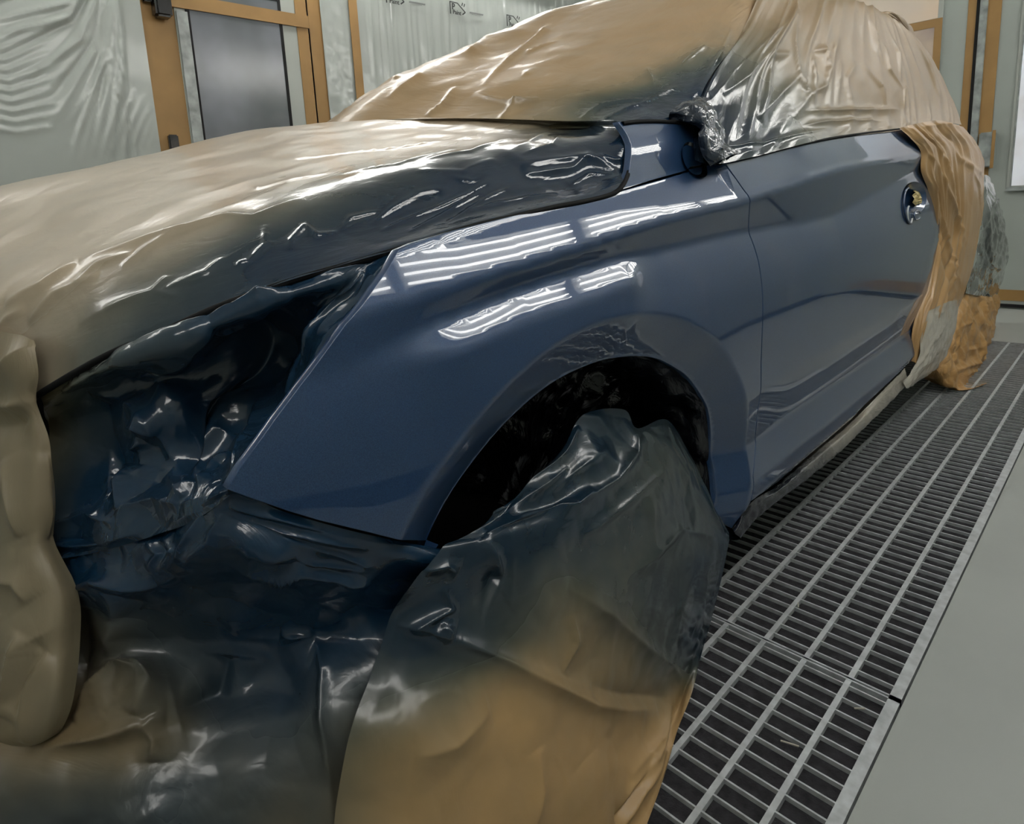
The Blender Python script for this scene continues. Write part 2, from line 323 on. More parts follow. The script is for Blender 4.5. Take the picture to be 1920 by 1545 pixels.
PATCH = {
 'hood_film': [[[0.0328,1.0,0.7591,0.0],[0.1067,0.9,0.8072,0.2],[0.1591,0.81,0.8533,0.65],[0.2172,0.74,0.8854,0.8],[0.3004,0.68,0.919,0.95],[0.3812,0.65,0.9373,1.0],[0.4568,0.635,0.9502,1.0],[0.547,0.63,0.9654,1.0],[0.6578,0.628,0.9789,1.0],[0.7661,0.622,0.9908,1.0],[0.897,0.622,1.0057,1.0]],[[0.0468,1.03,0.8348,0.0],[0.1185,0.93,0.8751,0.15],[0.1705,0.85,0.9103,0.35],[0.2334,0.79,0.9342,0.62],[0.3235,0.735,0.9583,0.9],[0.4129,0.71,0.9708,1.0],[0.4947,0.695,0.9825,1.0],[0.5958,0.69,0.9953,1.0],[0.7198,0.685,1.01,1.0],[0.8535,0.68,1.0233,1.0],[0.9849,0.65,1.0442,1.0]],[[0.0613,1.08,0.9055,0.0],[0.127,1.0,0.9409,0.0],[0.1889,0.93,0.9609,0.05],[0.2648,0.87,0.9845,0.1],[0.3605,0.82,1.0106,0.3],[0.4579,0.79,1.0309,0.55],[0.555,0.77,1.0504,0.75],[0.6623,0.76,1.0668,0.85],[0.793,0.75,1.0822,0.9],[0.9354,0.73,1.0963,0.95],[1.0123,0.665,1.0911,1.0]],[[0.0812,1.25,0.9562,0.0],[0.1604,1.2,0.9829,0.0],[0.2309,1.1,1.0058,0.0],[0.3264,1.05,1.0321,0.0],[0.4454,1.0,1.0596,0.0],[0.5672,0.97,1.0826,0.02],[0.6885,0.95,1.1001,0.05],[0.8137,0.93,1.1197,0.1],[0.9542,0.9,1.1356,0.3],[1.0817,0.85,1.1448,0.6],[1.0242,0.7,1.1359,0.9]],[[0.1044,1.45,1.0151,0.0],[0.1958,1.4,1.0375,0.0],[0.2918,1.35,1.0657,0.0],[0.4118,1.3,1.0972,0.0],[0.5513,1.3,1.1298,0.0],[0.6595,1.25,1.1505,0.0],[0.7875,1.2,1.1629,0.0],[0.9036,1.12,1.1688,0.0],[0.9823,1.03,1.171,0.05],[1.0461,0.93,1.1655,0.2],[1.0482,0.83,1.1548,0.5]],[[0.123,1.6,1.0663,0.0],[0.2222,1.6,1.0931,0.0],[0.3631,1.6,1.1262,0.0],[0.5124,1.6,1.1602,0.0],[0.6431,1.6,1.1994,0.0],[0.7423,1.6,1.2197,0.0],[0.7919,1.55,1.2221,0.0],[0.8413,1.5,1.2245,0.0],[0.8902,1.45,1.2256,0.0],[0.9206,1.35,1.2159,0.0],[0.9445,1.25,1.2047,0.0]],[[0.12,1.9,1.05,0.0],[0.2,1.9,1.08,0.0],[0.3,1.9,1.1,0.0],[0.42,1.9,1.13,0.0],[0.54,1.9,1.15,0.0],[0.63,1.9,1.17,0.0],[0.7,1.9,1.18,0.0],[0.76,1.9,1.19,0.0],[0.82,1.9,1.2,0.0],[0.88,1.88,1.2,0.0],[0.94,1.85,1.2,0.0]],[[0.2,2.3,0.9,0.0],[0.25,2.3,0.92,0.0],[0.32,2.32,0.94,0.0],[0.42,2.33,0.96,0.0],[0.54,2.34,0.97,0.0],[0.63,2.35,0.98,0.0],[0.7,2.35,0.99,0.0],[0.76,2.35,1.0,0.0],[0.82,2.35,1.0,0.0],[0.88,2.35,1.0,0.0],[0.94,2.35,1.01,0.0]]],
 'windscreen_paper': [[[0.96,2.2,1.1,0.0],[0.96,1.8,1.17,0.0],[0.8912,1.53,1.2152,0.0],[0.9646,1.29,1.1916,0.0],[1.0018,1.06,1.1651,0.1],[1.0557,0.885,1.147,0.4],[1.0714,0.735,1.1324,0.85],[1.1401,0.695,1.1424,1.0],[1.2818,0.69,1.1416,1.0]],[[1.05,2.2,1.2,0.0],[1.1,1.8,1.3,0.0],[1.0118,1.5,1.3009,0.0],[1.0546,1.3,1.2584,0.0],[1.1058,1.1,1.232,0.1],[1.1383,0.93,1.2088,0.35],[1.1756,0.8,1.1918,0.8],[1.2464,0.74,1.1929,0.95],[1.333,0.7,1.1924,1.0]],[[1.2,2.2,1.27,0.0],[1.2,1.8,1.35,0.0],[1.1458,1.5,1.3746,0.0],[1.1703,1.3,1.3301,0.0],[1.1845,1.1,1.2938,0.0],[1.2244,0.95,1.2712,0.1],[1.263,0.83,1.2536,0.3],[1.3371,0.76,1.2479,0.75],[1.443,0.725,1.2628,0.85]],[[1.5,2.2,1.4,0.0],[1.5,1.8,1.48,0.0],[1.4501,1.5,1.499,0.0],[1.4868,1.33,1.4703,0.0],[1.4857,1.13,1.4358,0.0],[1.5194,0.98,1.4142,0.0],[1.5713,0.87,1.4032,0.02],[1.6395,0.81,1.4015,0.1],[1.7426,0.785,1.4097,0.15]],[[1.85,2.2,1.5,0.0],[1.85,1.85,1.6,0.0],[1.8237,1.5,1.6517,0.0],[1.8689,1.35,1.6472,0.0],[1.8944,1.18,1.6323,0.0],[1.8926,1.03,1.6079,0.0],[1.944,0.92,1.6023,0.0],[2.0125,0.87,1.6085,0.0],[2.1013,0.84,1.6241,0.0]],[[2.3,2.2,1.55,0.0],[2.3,1.85,1.72,0.0],[2.3,1.5,1.77,0.0],[2.3,1.3,1.77,0.0],[2.3,1.15,1.76,0.0],[2.3,1.05,1.745,0.0],[2.3,0.95,1.72,0.0],[2.3,0.9,1.71,0.0],[2.3,0.86,1.67,0.0]],[[3.0,2.2,1.55,0.0],[3.0,1.85,1.72,0.0],[3.0,1.5,1.77,0.0],[3.0,1.3,1.77,0.0],[3.0,1.15,1.76,0.0],[3.0,1.05,1.745,0.0],[3.0,0.95,1.72,0.0],[3.0,0.9,1.7,0.0],[3.0,0.82,1.6,0.0]]],
 'side_window_film': [[[1.1629,0.618,1.0591,1.0],[1.228,0.61,1.0503,1.0],[1.4125,0.607,1.0673,1.0],[1.85,0.61,1.1155,0.5],[2.4992,0.613,1.1589,0.1],[2.8231,0.615,1.1893,0.0],[3.2812,0.625,1.224,0.0],[3.8364,0.66,1.2404,0.0]],[[1.207,0.645,1.0953,1.0],[1.2894,0.635,1.0939,1.0],[1.4958,0.635,1.1126,1.0],[1.9441,0.64,1.1689,0.35],[2.5662,0.645,1.2219,0.05],[2.9435,0.655,1.2607,0.0],[3.4462,0.67,1.3027,0.0],[3.9328,0.7,1.3157,0.0]],[[1.2697,0.675,1.1468,1.0],[1.3742,0.665,1.1559,1.0],[1.5995,0.665,1.192,0.75],[2.0271,0.67,1.2508,0.2],[2.6039,0.675,1.316,0.0],[3.0136,0.69,1.3647,0.0],[3.5332,0.71,1.4016,0.0],[3.9446,0.735,1.3981,0.0]],[[1.4004,0.72,1.2348,1.0],[1.5196,0.71,1.2671,0.7],[1.7485,0.71,1.3147,0.3],[2.1496,0.715,1.3907,0.05],[2.6552,0.725,1.4684,0.0],[3.02,0.735,1.5141,0.0],[3.4365,0.75,1.5469,0.0],[3.7913,0.765,1.5225,0.0]],[[1.7236,0.785,1.4045,0.2],[1.8661,0.775,1.452,0.1],[2.0801,0.77,1.5087,0.0],[2.3814,0.765,1.5769,0.0],[2.7649,0.77,1.627,0.0],[3.0109,0.775,1.6333,0.0],[3.2908,0.785,1.6302,0.0],[3.5772,0.8,1.6221,0.0]],[[1.96,0.835,1.6,0.0],[2.1,0.83,1.63,0.0],[2.3,0.84,1.66,0.0],[2.6,0.83,1.66,0.0],[2.85,0.82,1.65,0.0],[3.05,0.82,1.63,0.0],[3.0109,0.8,1.6573,0.0],[3.4068,0.83,1.6765,0.0]],[[2.05,0.95,1.7,0.0],[2.2,0.95,1.72,0.0],[2.4,0.95,1.74,0.0],[2.6,0.95,1.74,0.0],[2.85,0.95,1.71,0.0],[3.05,0.95,1.66,0.0],[3.2,1.0,1.6,0.0],[3.35,1.1,1.55,0.0]]],
 'rear_drape': [[[2.532,0.606,1.1696,0.0],[2.7611,0.602,1.1946,0.0],[3.1642,0.612,1.2235,0.0],[3.818,0.65,1.2285,0.0]],[[2.6129,0.592,1.1389,0.0],[2.862,0.588,1.1511,0.0],[3.3125,0.595,1.1761,0.0],[4.0183,0.63,1.1641,0.0]],[[2.7515,0.588,1.0937,0.0],[3.005,0.58,1.1043,0.0],[3.4846,0.588,1.124,0.0],[4.2181,0.62,1.0811,0.0]],[[2.7772,0.588,1.0237,0.0],[3.0579,0.575,1.0227,0.0],[3.5305,0.578,1.0244,0.0],[4.2901,0.62,1.0234,0.0]],[[2.9008,0.588,0.9511,0.0],[3.1127,0.57,0.9422,0.0],[3.5694,0.575,0.9367,0.0],[4.2649,0.615,0.9344,0.0]],[[2.9751,0.588,0.8669,0.0],[3.18,0.57,0.8538,0.0],[3.5788,0.572,0.8335,0.0],[4.2682,0.61,0.8163,0.0]],[[3.0171,0.588,0.7806,0.0],[3.2108,0.57,0.7596,0.0],[3.5695,0.572,0.7325,0.0],[4.1753,0.605,0.7094,0.0]],[[2.9924,0.588,0.6808,0.0],[3.1399,0.565,0.6509,0.0],[3.4986,0.57,0.6079,0.0],[4.0586,0.6,0.5637,0.0]],[[2.9342,0.588,0.5789,0.0],[3.0334,0.562,0.5477,0.0],[3.3422,0.565,0.498,0.0],[3.9119,0.6,0.4491,0.0]],[[2.842,0.588,0.4887,0.0],[2.9245,0.562,0.4626,0.0],[3.1991,0.566,0.4167,0.0],[3.763,0.6,0.3654,0.0]],[[2.7972,0.588,0.4123,0.0],[2.8676,0.57,0.3777,0.0],[3.0864,0.57,0.3492,0.0],[3.6635,0.6,0.3024,0.0]],[[2.7908,0.588,0.3077,0.0],[2.8388,0.58,0.2877,0.0],[2.9882,0.576,0.289,0.0],[3.5721,0.6,0.2278,0.0]]],
 'sill_film': [[[2.8656,0.57,0.4801,0.0],[2.9759,0.556,0.485,0.0],[3.2482,0.556,0.4723,0.0],[3.5935,0.575,0.4269,0.0]],[[2.844,0.566,0.3955,0.0],[2.946,0.552,0.3952,0.0],[3.2021,0.553,0.3758,0.0],[3.5267,0.575,0.2856,0.0]],[[2.8165,0.566,0.3117,0.0],[2.9228,0.556,0.2991,0.0],[3.128,0.556,0.2855,0.0],[3.3977,0.575,0.2053,0.0]],[[2.7263,0.57,0.2721,0.0],[2.8138,0.562,0.2488,0.0],[2.9845,0.565,0.2354,0.0],[3.187,0.58,0.1776,0.0]],[[2.641,0.572,0.2589,0.0],[2.694,0.572,0.221,0.0],[2.8185,0.578,0.2017,0.0],[2.9028,0.585,0.1886,0.0]]],
 'rear_wheel_bag': [[[4.1813,0.7,0.4549,0.0],[4.3015,0.66,0.436,0.0],[4.7494,0.65,0.3551,0.0],[5.4357,0.68,0.2101,0.0]],[[3.9292,0.66,0.3766,0.0],[3.9513,0.615,0.3766,0.0],[4.4559,0.61,0.2877,0.0],[5.4156,0.66,0.1219,0.0]],[[3.657,0.64,0.2862,0.0],[3.7781,0.59,0.2646,0.0],[4.3649,0.585,0.182,0.0],[5.3856,0.65,-0.0094,0.0]],[[3.4347,0.63,0.2001,0.0],[3.6534,0.578,0.175,0.0],[4.3215,0.575,0.054,0.0],[5.3342,0.64,-0.14,0.0]],[[3.2793,0.63,0.146,0.0],[3.4984,0.57,0.1182,0.0],[4.2016,0.565,-0.0403,0.0],[5.08,0.62,-0.2119,0.0]],[[3.5427,0.691,0.03,0.0],[3.4591,0.565,0.0512,0.0],[4.0537,0.558,-0.0817,0.0],[4.7152,0.6,-0.2159,0.0]],[[3.5981,0.6665,0.01,0.0],[3.5305,0.5587,0.006,0.0],[3.5912,0.5041,0.006,0.0],[3.7243,0.4677,0.006,0.0]]],
 'tail_lamp_film': [[[4.1736,0.612,0.9909,0.0],[4.2372,0.615,0.9958,0.0],[4.4578,0.64,0.9951,0.0]],[[4.1684,0.605,0.8951,0.0],[4.3502,0.6,0.8975,0.0],[4.8779,0.65,0.884,0.0]],[[4.1606,0.602,0.7991,0.0],[4.3738,0.585,0.7933,0.5],[5.2509,0.65,0.7366,0.2]],[[4.1203,0.6,0.6911,0.0],[4.4524,0.578,0.666,1.2],[5.4442,0.64,0.5557,0.9]],[[4.0639,0.6,0.5853,0.0],[4.4579,0.575,0.541,1.0],[5.5611,0.64,0.4292,0.5]],[[3.9734,0.6,0.4987,0.0],[4.3791,0.585,0.436,0.0],[5.5376,0.65,0.3281,0.0]],[[3.9361,0.61,0.4068,0.0],[4.3347,0.6,0.3365,0.0],[5.3418,0.66,0.1843,0.0]]],  # fourth values paint a dark reflection into the middle, no overspray here
 'headlight_film': [[[0.104,0.93,0.7961,0.3],[0.1604,0.82,0.8465,0.75],[0.2181,0.745,0.8805,0.85],[0.3045,0.69,0.9148,1.0],[0.3732,0.662,0.9308,1.0],[0.4251,0.648,0.9405,1.0],[0.4661,0.64,0.9493,1.0]],[[0.1046,0.93,0.782,0.35],[0.1551,0.81,0.8365,0.8],[0.2143,0.735,0.867,0.9],[0.3013,0.68,0.9005,1.0],[0.3612,0.654,0.9155,1.0],[0.405,0.643,0.9253,1.0],[0.4274,0.6209,0.9313,1.0]],[[0.1082,0.96,0.7569,0.35],[0.1614,0.88,0.8012,0.85],[0.2213,0.79,0.8444,0.95],[0.3066,0.735,0.8755,1.0],[0.3607,0.685,0.8962,1.0],[0.3864,0.648,0.8965,1.0],[0.3965,0.6105,0.9052,1.0]],[[0.1094,0.96,0.7456,0.4],[0.1566,0.91,0.7649,0.9],[0.2155,0.83,0.8037,1.0],[0.293,0.8,0.8223,1.0],[0.3419,0.745,0.8408,1.0],[0.3446,0.665,0.8502,1.0],[0.3425,0.6079,0.8626,1.0]],[[0.108,0.95,0.7266,0.5],[0.1516,0.91,0.7301,0.85],[0.1929,0.81,0.7691,1.0],[0.2552,0.785,0.7812,1.0],[0.3151,0.765,0.7802,1.0],[0.3142,0.685,0.7951,1.0],[0.2984,0.6138,0.8176,1.0]],[[0.1017,0.94,0.6949,0.6],[0.145,0.9,0.6986,0.9],[0.1831,0.82,0.7217,1.0],[0.2308,0.77,0.7331,1.0],[0.2678,0.765,0.7332,1.0],[0.2758,0.7,0.7497,1.0],[0.2627,0.6152,0.784,1.0]],[[0.0935,0.92,0.6605,0.8],[0.1308,0.88,0.6699,1.0],[0.1647,0.81,0.6931,1.0],[0.1993,0.76,0.7057,1.0],[0.2234,0.74,0.7097,1.0],[0.2339,0.68,0.7296,1.0],[0.2291,0.619,0.7513,1.0]],[[0.0855,0.9,0.6276,0.9],[0.1167,0.86,0.6397,1.0],[0.1523,0.8,0.6636,1.0],[0.1802,0.745,0.6844,1.0],[0.1965,0.71,0.696,1.0],[0.2069,0.67,0.708,1.0],[0.2095,0.6202,0.7281,1.0]],[[0.0796,0.89,0.5983,0.9],[0.1101,0.85,0.6076,1.0],[0.145,0.79,0.6294,1.0],[0.1685,0.74,0.6515,1.0],[0.184,0.7,0.6693,1.0],[0.1985,0.66,0.693,1.0],[0.2102,0.6236,0.7186,1.0]]],
 'bumper_paper': [[[0.069,0.92,0.6273,0.85],[0.1143,0.86,0.623,1.0],[0.1621,0.785,0.6375,1.0],[0.1891,0.715,0.6715,1.0],[0.2092,0.6221,0.7241,1.0],[0.2603,0.6083,0.6859,1.0],[0.3364,0.5891,0.6361,1.0],[0.464,0.6028,0.5525,1.0]],[[0.0696,0.92,0.5943,0.85],[0.1118,0.85,0.5997,1.0],[0.1538,0.775,0.6177,1.0],[0.1842,0.7,0.65,1.0],[0.2142,0.635,0.6923,1.0],[0.2611,0.61,0.6601,1.0],[0.3475,0.595,0.6013,1.0],[0.4571,0.585,0.54,1.0]],[[0.0721,0.91,0.5644,0.8],[0.1122,0.83,0.5726,1.0],[0.1492,0.765,0.5832,1.0],[0.1852,0.7,0.614,1.0],[0.2158,0.63,0.6538,1.0],[0.2577,0.605,0.6258,1.0],[0.3597,0.61,0.5506,1.0],[0.4983,0.63,0.4603,1.0]],[[0.046,0.95,0.522,0.4],[0.1195,0.84,0.5282,0.6],[0.1662,0.79,0.5274,0.75],[0.208,0.74,0.5436,0.95],[0.2503,0.695,0.5603,1.0],[0.2936,0.66,0.5507,1.0],[0.3818,0.64,0.4921,1.0],[0.5119,0.64,0.3973,0.9]],[[0.0377,0.93,0.4836,0.5],[0.1117,0.84,0.4736,0.55],[0.1655,0.79,0.4764,0.7],[0.2182,0.755,0.4793,0.9],[0.2726,0.72,0.4816,1.0],[0.3178,0.68,0.4767,1.0],[0.3792,0.63,0.4524,0.9],[0.4886,0.61,0.3749,0.8]],[[0.0229,0.92,0.4301,0.25],[0.1018,0.79,0.443,0.35],[0.1545,0.75,0.4401,0.55],[0.2091,0.73,0.4314,0.8],[0.264,0.7,0.4293,0.9],[0.3031,0.64,0.447,0.85],[0.36,0.6,0.4272,0.7],[0.4647,0.58,0.3487,0.5]],[[-0.0452,0.93,0.4176,0.3],[0.0822,0.78,0.3985,0.3],[0.1376,0.73,0.4033,0.4],[0.1937,0.7,0.4016,0.7],[0.2456,0.66,0.4062,0.75],[0.2856,0.61,0.4109,0.7],[0.3461,0.58,0.3887,0.55],[0.4526,0.56,0.3039,0.2]],[[-0.0561,0.9,0.3882,0.5],[0.0633,0.76,0.3705,0.6],[0.1214,0.71,0.3694,0.7],[0.178,0.67,0.3691,0.65],[0.2304,0.63,0.3723,0.6],[0.2728,0.59,0.3689,0.6],[0.3412,0.57,0.3315,0.45],[0.4486,0.55,0.2479,0.1]],[[-0.0668,0.88,0.326,0.6],[0.0488,0.75,0.3199,0.65],[0.1086,0.69,0.3183,0.7],[0.1629,0.65,0.3115,0.6],[0.2161,0.61,0.3059,0.5],[0.2574,0.57,0.3034,0.5],[0.324,0.55,0.2625,0.3],[0.4427,0.54,0.1682,0.05]],[[-0.0673,0.85,0.1844,0.4],[0.0266,0.75,0.1662,0.5],[0.0875,0.69,0.1639,0.5],[0.1397,0.64,0.1605,0.5],[0.1922,0.6,0.1461,0.4],[0.2401,0.56,0.1366,0.3],[0.3037,0.54,0.0886,0.2],[0.4181,0.53,-0.0257,0.0]]],
 'nose_paper': [[[0.19,2.25,0.8708,0.2],[0.06,1.9,0.8908,0.1],[0.03,1.45,0.8908,0.1],[0.0306,1.06,0.8908,0.0],[0.0629,1.0,0.8843,0.0],[0.0885,0.95,0.875,0.0],[0.1029,0.92,0.8711,0.0],[0.1107,0.9,0.8667,0.0]],[[0.19,2.25,0.8105,0.2],[0.06,1.9,0.8305,0.1],[0.03,1.45,0.8305,0.1],[0.0206,1.05,0.8305,0.0],[0.0535,0.98,0.8341,0.05],[0.0803,0.93,0.8358,0.05],[0.0932,0.9,0.8343,0.02],[0.1058,0.89,0.8363,0.0]],[[0.16,2.25,0.7624,0.2],[0.03,1.9,0.7824,0.1],[0.0,1.45,0.7824,0.1],[0.013,1.05,0.7824,0.15],[0.0473,0.99,0.7888,0.2],[0.0722,0.94,0.7922,0.12],[0.0859,0.905,0.7955,0.0],[0.0969,0.9,0.7956,0.0]],[[0.16,2.25,0.7069,0.2],[0.03,1.9,0.7269,0.1],[0.0,1.45,0.7269,0.1],[0.0043,1.05,0.7269,0.25],[0.0376,0.97,0.7368,0.2],[0.0678,0.92,0.7434,0.1],[0.0848,0.885,0.7469,0.05],[0.099,0.88,0.7437,0.05]],[[0.16,2.25,0.6401,0.2],[0.03,1.9,0.6601,0.1],[0.0,1.45,0.6601,0.1],[-0.0068,1.04,0.6601,0.35],[0.0267,0.95,0.6767,0.3],[0.0561,0.9,0.6817,0.15],[0.0754,0.875,0.6824,0.05],[0.0915,0.885,0.6763,0.1]],[[0.16,2.25,0.5808,0.2],[0.03,1.9,0.6008,0.1],[0.0,1.45,0.6008,0.1],[-0.0166,1.03,0.6008,0.35],[0.0172,0.94,0.621,0.3],[0.0485,0.88,0.6306,0.15],[0.068,0.86,0.6331,0.1],[0.0852,0.875,0.6265,0.15]],[[0.16,2.25,0.522,0.2],[0.03,1.9,0.542,0.1],[0.0,1.45,0.542,0.1],[-0.0263,1.02,0.542,0.3],[0.0079,0.93,0.566,0.2],[0.0459,0.86,0.5788,0.12],[0.073,0.83,0.5821,0.12],[0.0939,0.845,0.568,0.2]],[[0.16,2.25,0.4639,0.2],[0.03,1.9,0.4839,0.1],[0.0,1.45,0.4839,0.1],[-0.036,1.01,0.4839,0.2],[-0.0013,0.92,0.5116,0.1],[0.0363,0.84,0.5322,0.1],[0.0629,0.815,0.5301,0.15],[0.0857,0.83,0.516,0.25]],[[0.16,2.25,0.4063,0.2],[0.03,1.9,0.4263,0.1],[0.0,1.45,0.4263,0.1],[-0.0455,1.0,0.4263,0.1],[-0.0105,0.91,0.4578,0.05],[0.0254,0.84,0.4767,0.08],[0.0511,0.8,0.4842,0.15],[0.068,0.81,0.4602,0.25]],[[0.16,2.25,0.357,0.2],[0.03,1.9,0.377,0.1],[0.0,1.45,0.377,0.1],[-0.0533,1.0,0.377,0.05],[-0.0187,0.91,0.4048,0.0],[0.0106,0.85,0.4205,0.0],[0.0354,0.82,0.4265,0.1],[0.0551,0.82,0.4255,0.2]],[[0.16,2.25,0.3229,0.2],[0.03,1.9,0.3429,0.1],[0.0,1.45,0.3429,0.1],[-0.0578,1.02,0.3429,0.05],[-0.023,0.95,0.3563,0.0],[0.0036,0.9,0.3715,0.0],[0.0254,0.86,0.3907,0.1],[0.0459,0.85,0.3952,0.2]]],
 'front_wheel_cover': [[[0.5503,0.592,0.5762,1.0],[0.5998,0.605,0.5687,1.0],[0.67,0.62,0.5767,1.0],[0.76,0.64,0.5871,1.0],[0.8522,0.665,0.6166,1.0],[0.9916,0.675,0.585,0.95],[1.0142,0.66,0.5432,0.95],[1.1332,0.665,0.5255,0.9],[1.1957,0.65,0.4396,0.9],[1.2354,0.62,0.3273,0.95],[1.2661,0.588,0.2354,1.0]],[[0.5241,0.588,0.5669,1.0],[0.5695,0.592,0.5628,1.0],[0.635,0.6,0.5679,1.0],[0.7345,0.62,0.5657,1.0],[0.8261,0.635,0.5739,1.0],[0.937,0.645,0.5465,0.95],[0.9933,0.635,0.515,0.9],[1.0815,0.635,0.4865,0.85],[1.1518,0.62,0.4078,0.9],[1.2083,0.6,0.3065,0.95],[1.2577,0.584,0.2315,1.0]],[[0.4778,0.585,0.567,1.0],[0.5241,0.578,0.5603,1.0],[0.5891,0.58,0.5507,1.0],[0.677,0.59,0.5375,1.0],[0.7706,0.6,0.5353,1.0],[0.8686,0.605,0.508,0.9],[0.954,0.605,0.472,0.85],[1.0396,0.605,0.4297,0.85],[1.126,0.6,0.3577,0.9],[1.2,0.592,0.2813,0.95],[1.2537,0.582,0.2236,1.0]],[[0.4348,0.582,0.568,1.0],[0.4937,0.572,0.5573,1.0],[0.5577,0.566,0.5464,1.0],[0.6287,0.565,0.5312,1.0],[0.7163,0.57,0.5107,0.95],[0.8081,0.575,0.4717,0.88],[0.9012,0.578,0.4255,0.85],[0.996,0.58,0.377,0.85],[1.0887,0.58,0.3148,0.9],[1.1764,0.58,0.2547,0.95],[1.242,0.58,0.2101,1.0]],[[0.3972,0.585,0.5466,1.0],[0.4549,0.572,0.5389,1.0],[0.519,0.56,0.525,1.0],[0.5933,0.556,0.5001,0.95],[0.6827,0.556,0.4633,0.85],[0.7669,0.558,0.4191,0.8],[0.8548,0.56,0.3726,0.82],[0.9472,0.563,0.3229,0.85],[1.0475,0.567,0.2661,0.9],[1.1421,0.572,0.2093,0.95],[1.2117,0.576,0.1677,1.0]],[[0.3759,0.6,0.507,1.0],[0.4231,0.575,0.5012,1.0],[0.4816,0.56,0.4852,0.95],[0.5459,0.55,0.4644,0.85],[0.6306,0.546,0.4295,0.62],[0.7064,0.546,0.3882,0.62],[0.798,0.55,0.3295,0.75],[0.8965,0.555,0.2707,0.85],[1.0032,0.562,0.2025,0.9],[1.1044,0.57,0.1366,0.95],[1.1665,0.575,0.0946,1.0]],[[0.3567,0.6,0.4737,0.95],[0.3985,0.57,0.4617,0.95],[0.4518,0.552,0.4401,0.85],[0.5162,0.545,0.4143,0.65],[0.5966,0.54,0.3792,0.45],[0.6693,0.54,0.3377,0.35],[0.7582,0.545,0.2746,0.4],[0.8554,0.552,0.2042,0.6],[0.9628,0.562,0.1279,0.8],[1.0572,0.572,0.0594,0.85],[1.0952,0.566,0.035,0.9]],[[0.328,0.59,0.4458,0.85],[0.3674,0.56,0.4311,0.7],[0.4164,0.54,0.4116,0.5],[0.4743,0.53,0.3883,0.3],[0.5511,0.527,0.3456,0.22],[0.6261,0.528,0.2934,0.22],[0.7088,0.532,0.2289,0.25],[0.8101,0.54,0.1487,0.3],[0.9162,0.552,0.0669,0.35],[1.0026,0.562,0.0008,0.25],[1.0168,0.5443,0.012,0.25]],[[0.2914,0.57,0.4257,0.7],[0.3313,0.54,0.4105,0.45],[0.3827,0.523,0.3856,0.25],[0.4411,0.513,0.355,0.08],[0.5136,0.51,0.3064,0.03],[0.5833,0.51,0.2532,0.08],[0.6605,0.513,0.1923,0.1],[0.7443,0.518,0.1247,0.1],[0.8282,0.526,0.0597,0.05],[0.8933,0.53,0.013,0.05],[0.9211,0.5219,0.008,0.05]],[[0.2675,0.56,0.3877,0.55],[0.3095,0.53,0.3738,0.3],[0.3582,0.512,0.3494,0.12],[0.4139,0.502,0.3139,0.02],[0.4775,0.498,0.2678,0.0],[0.5404,0.495,0.2216,0.0],[0.6081,0.494,0.1702,0.05],[0.674,0.495,0.1187,0.0],[0.7403,0.496,0.0669,0.0],[0.7975,0.497,0.0221,0.0],[0.829,0.4933,0.006,0.0]],[[0.2461,0.55,0.3368,0.5],[0.2904,0.52,0.3235,0.25],[0.3363,0.5,0.3007,0.12],[0.39,0.49,0.2629,0.02],[0.4458,0.485,0.2193,0.0],[0.4985,0.48,0.1782,0.0],[0.5552,0.478,0.1313,0.05],[0.6061,0.476,0.0894,0.05],[0.6554,0.474,0.0488,0.0],[0.6946,0.472,0.0169,0.0],[0.7185,0.4652,0.004,0.0]],[[0.2081,0.52,0.2354,0.4],[0.2464,0.49,0.2259,0.2],[0.2884,0.475,0.1969,0.05],[0.3303,0.465,0.1625,0.0],[0.3766,0.46,0.1185,0.0],[0.4191,0.455,0.0784,0.0],[0.4561,0.45,0.0442,0.0],[0.4858,0.445,0.0177,0.0],[0.5044,0.4335,0.01,0.0],[0.521,0.4288,0.006,0.0],[0.5375,0.4235,0.003,0.0]]],
 'mirror_wrap': [[[1.2034,0.7,1.1481,1.0],[1.1902,0.685,1.1622,1.0],[1.2243,0.69,1.1754,1.0],[1.2821,0.71,1.184,1.0]],[[1.2024,0.66,1.1375,1.0],[1.1939,0.645,1.1547,1.0],[1.2363,0.655,1.1793,1.0],[1.328,0.69,1.1995,1.0]],[[1.2022,0.63,1.1214,1.0],[1.1883,0.615,1.1352,1.0],[1.2294,0.625,1.1559,1.0],[1.3419,0.67,1.1774,1.0]],[[1.1791,0.62,1.0981,1.0],[1.1723,0.6,1.1027,1.0],[1.2265,0.612,1.116,1.0],[1.3363,0.65,1.1299,1.0]],[[1.175,0.61,1.0706,1.0],[1.174,0.592,1.0769,1.0],[1.2293,0.602,1.084,1.0],[1.33,0.63,1.0942,1.0]],[[1.1903,0.6,1.0454,1.0],[1.2098,0.59,1.0569,1.0],[1.2725,0.598,1.0663,1.0],[1.3638,0.615,1.0777,1.0]]],
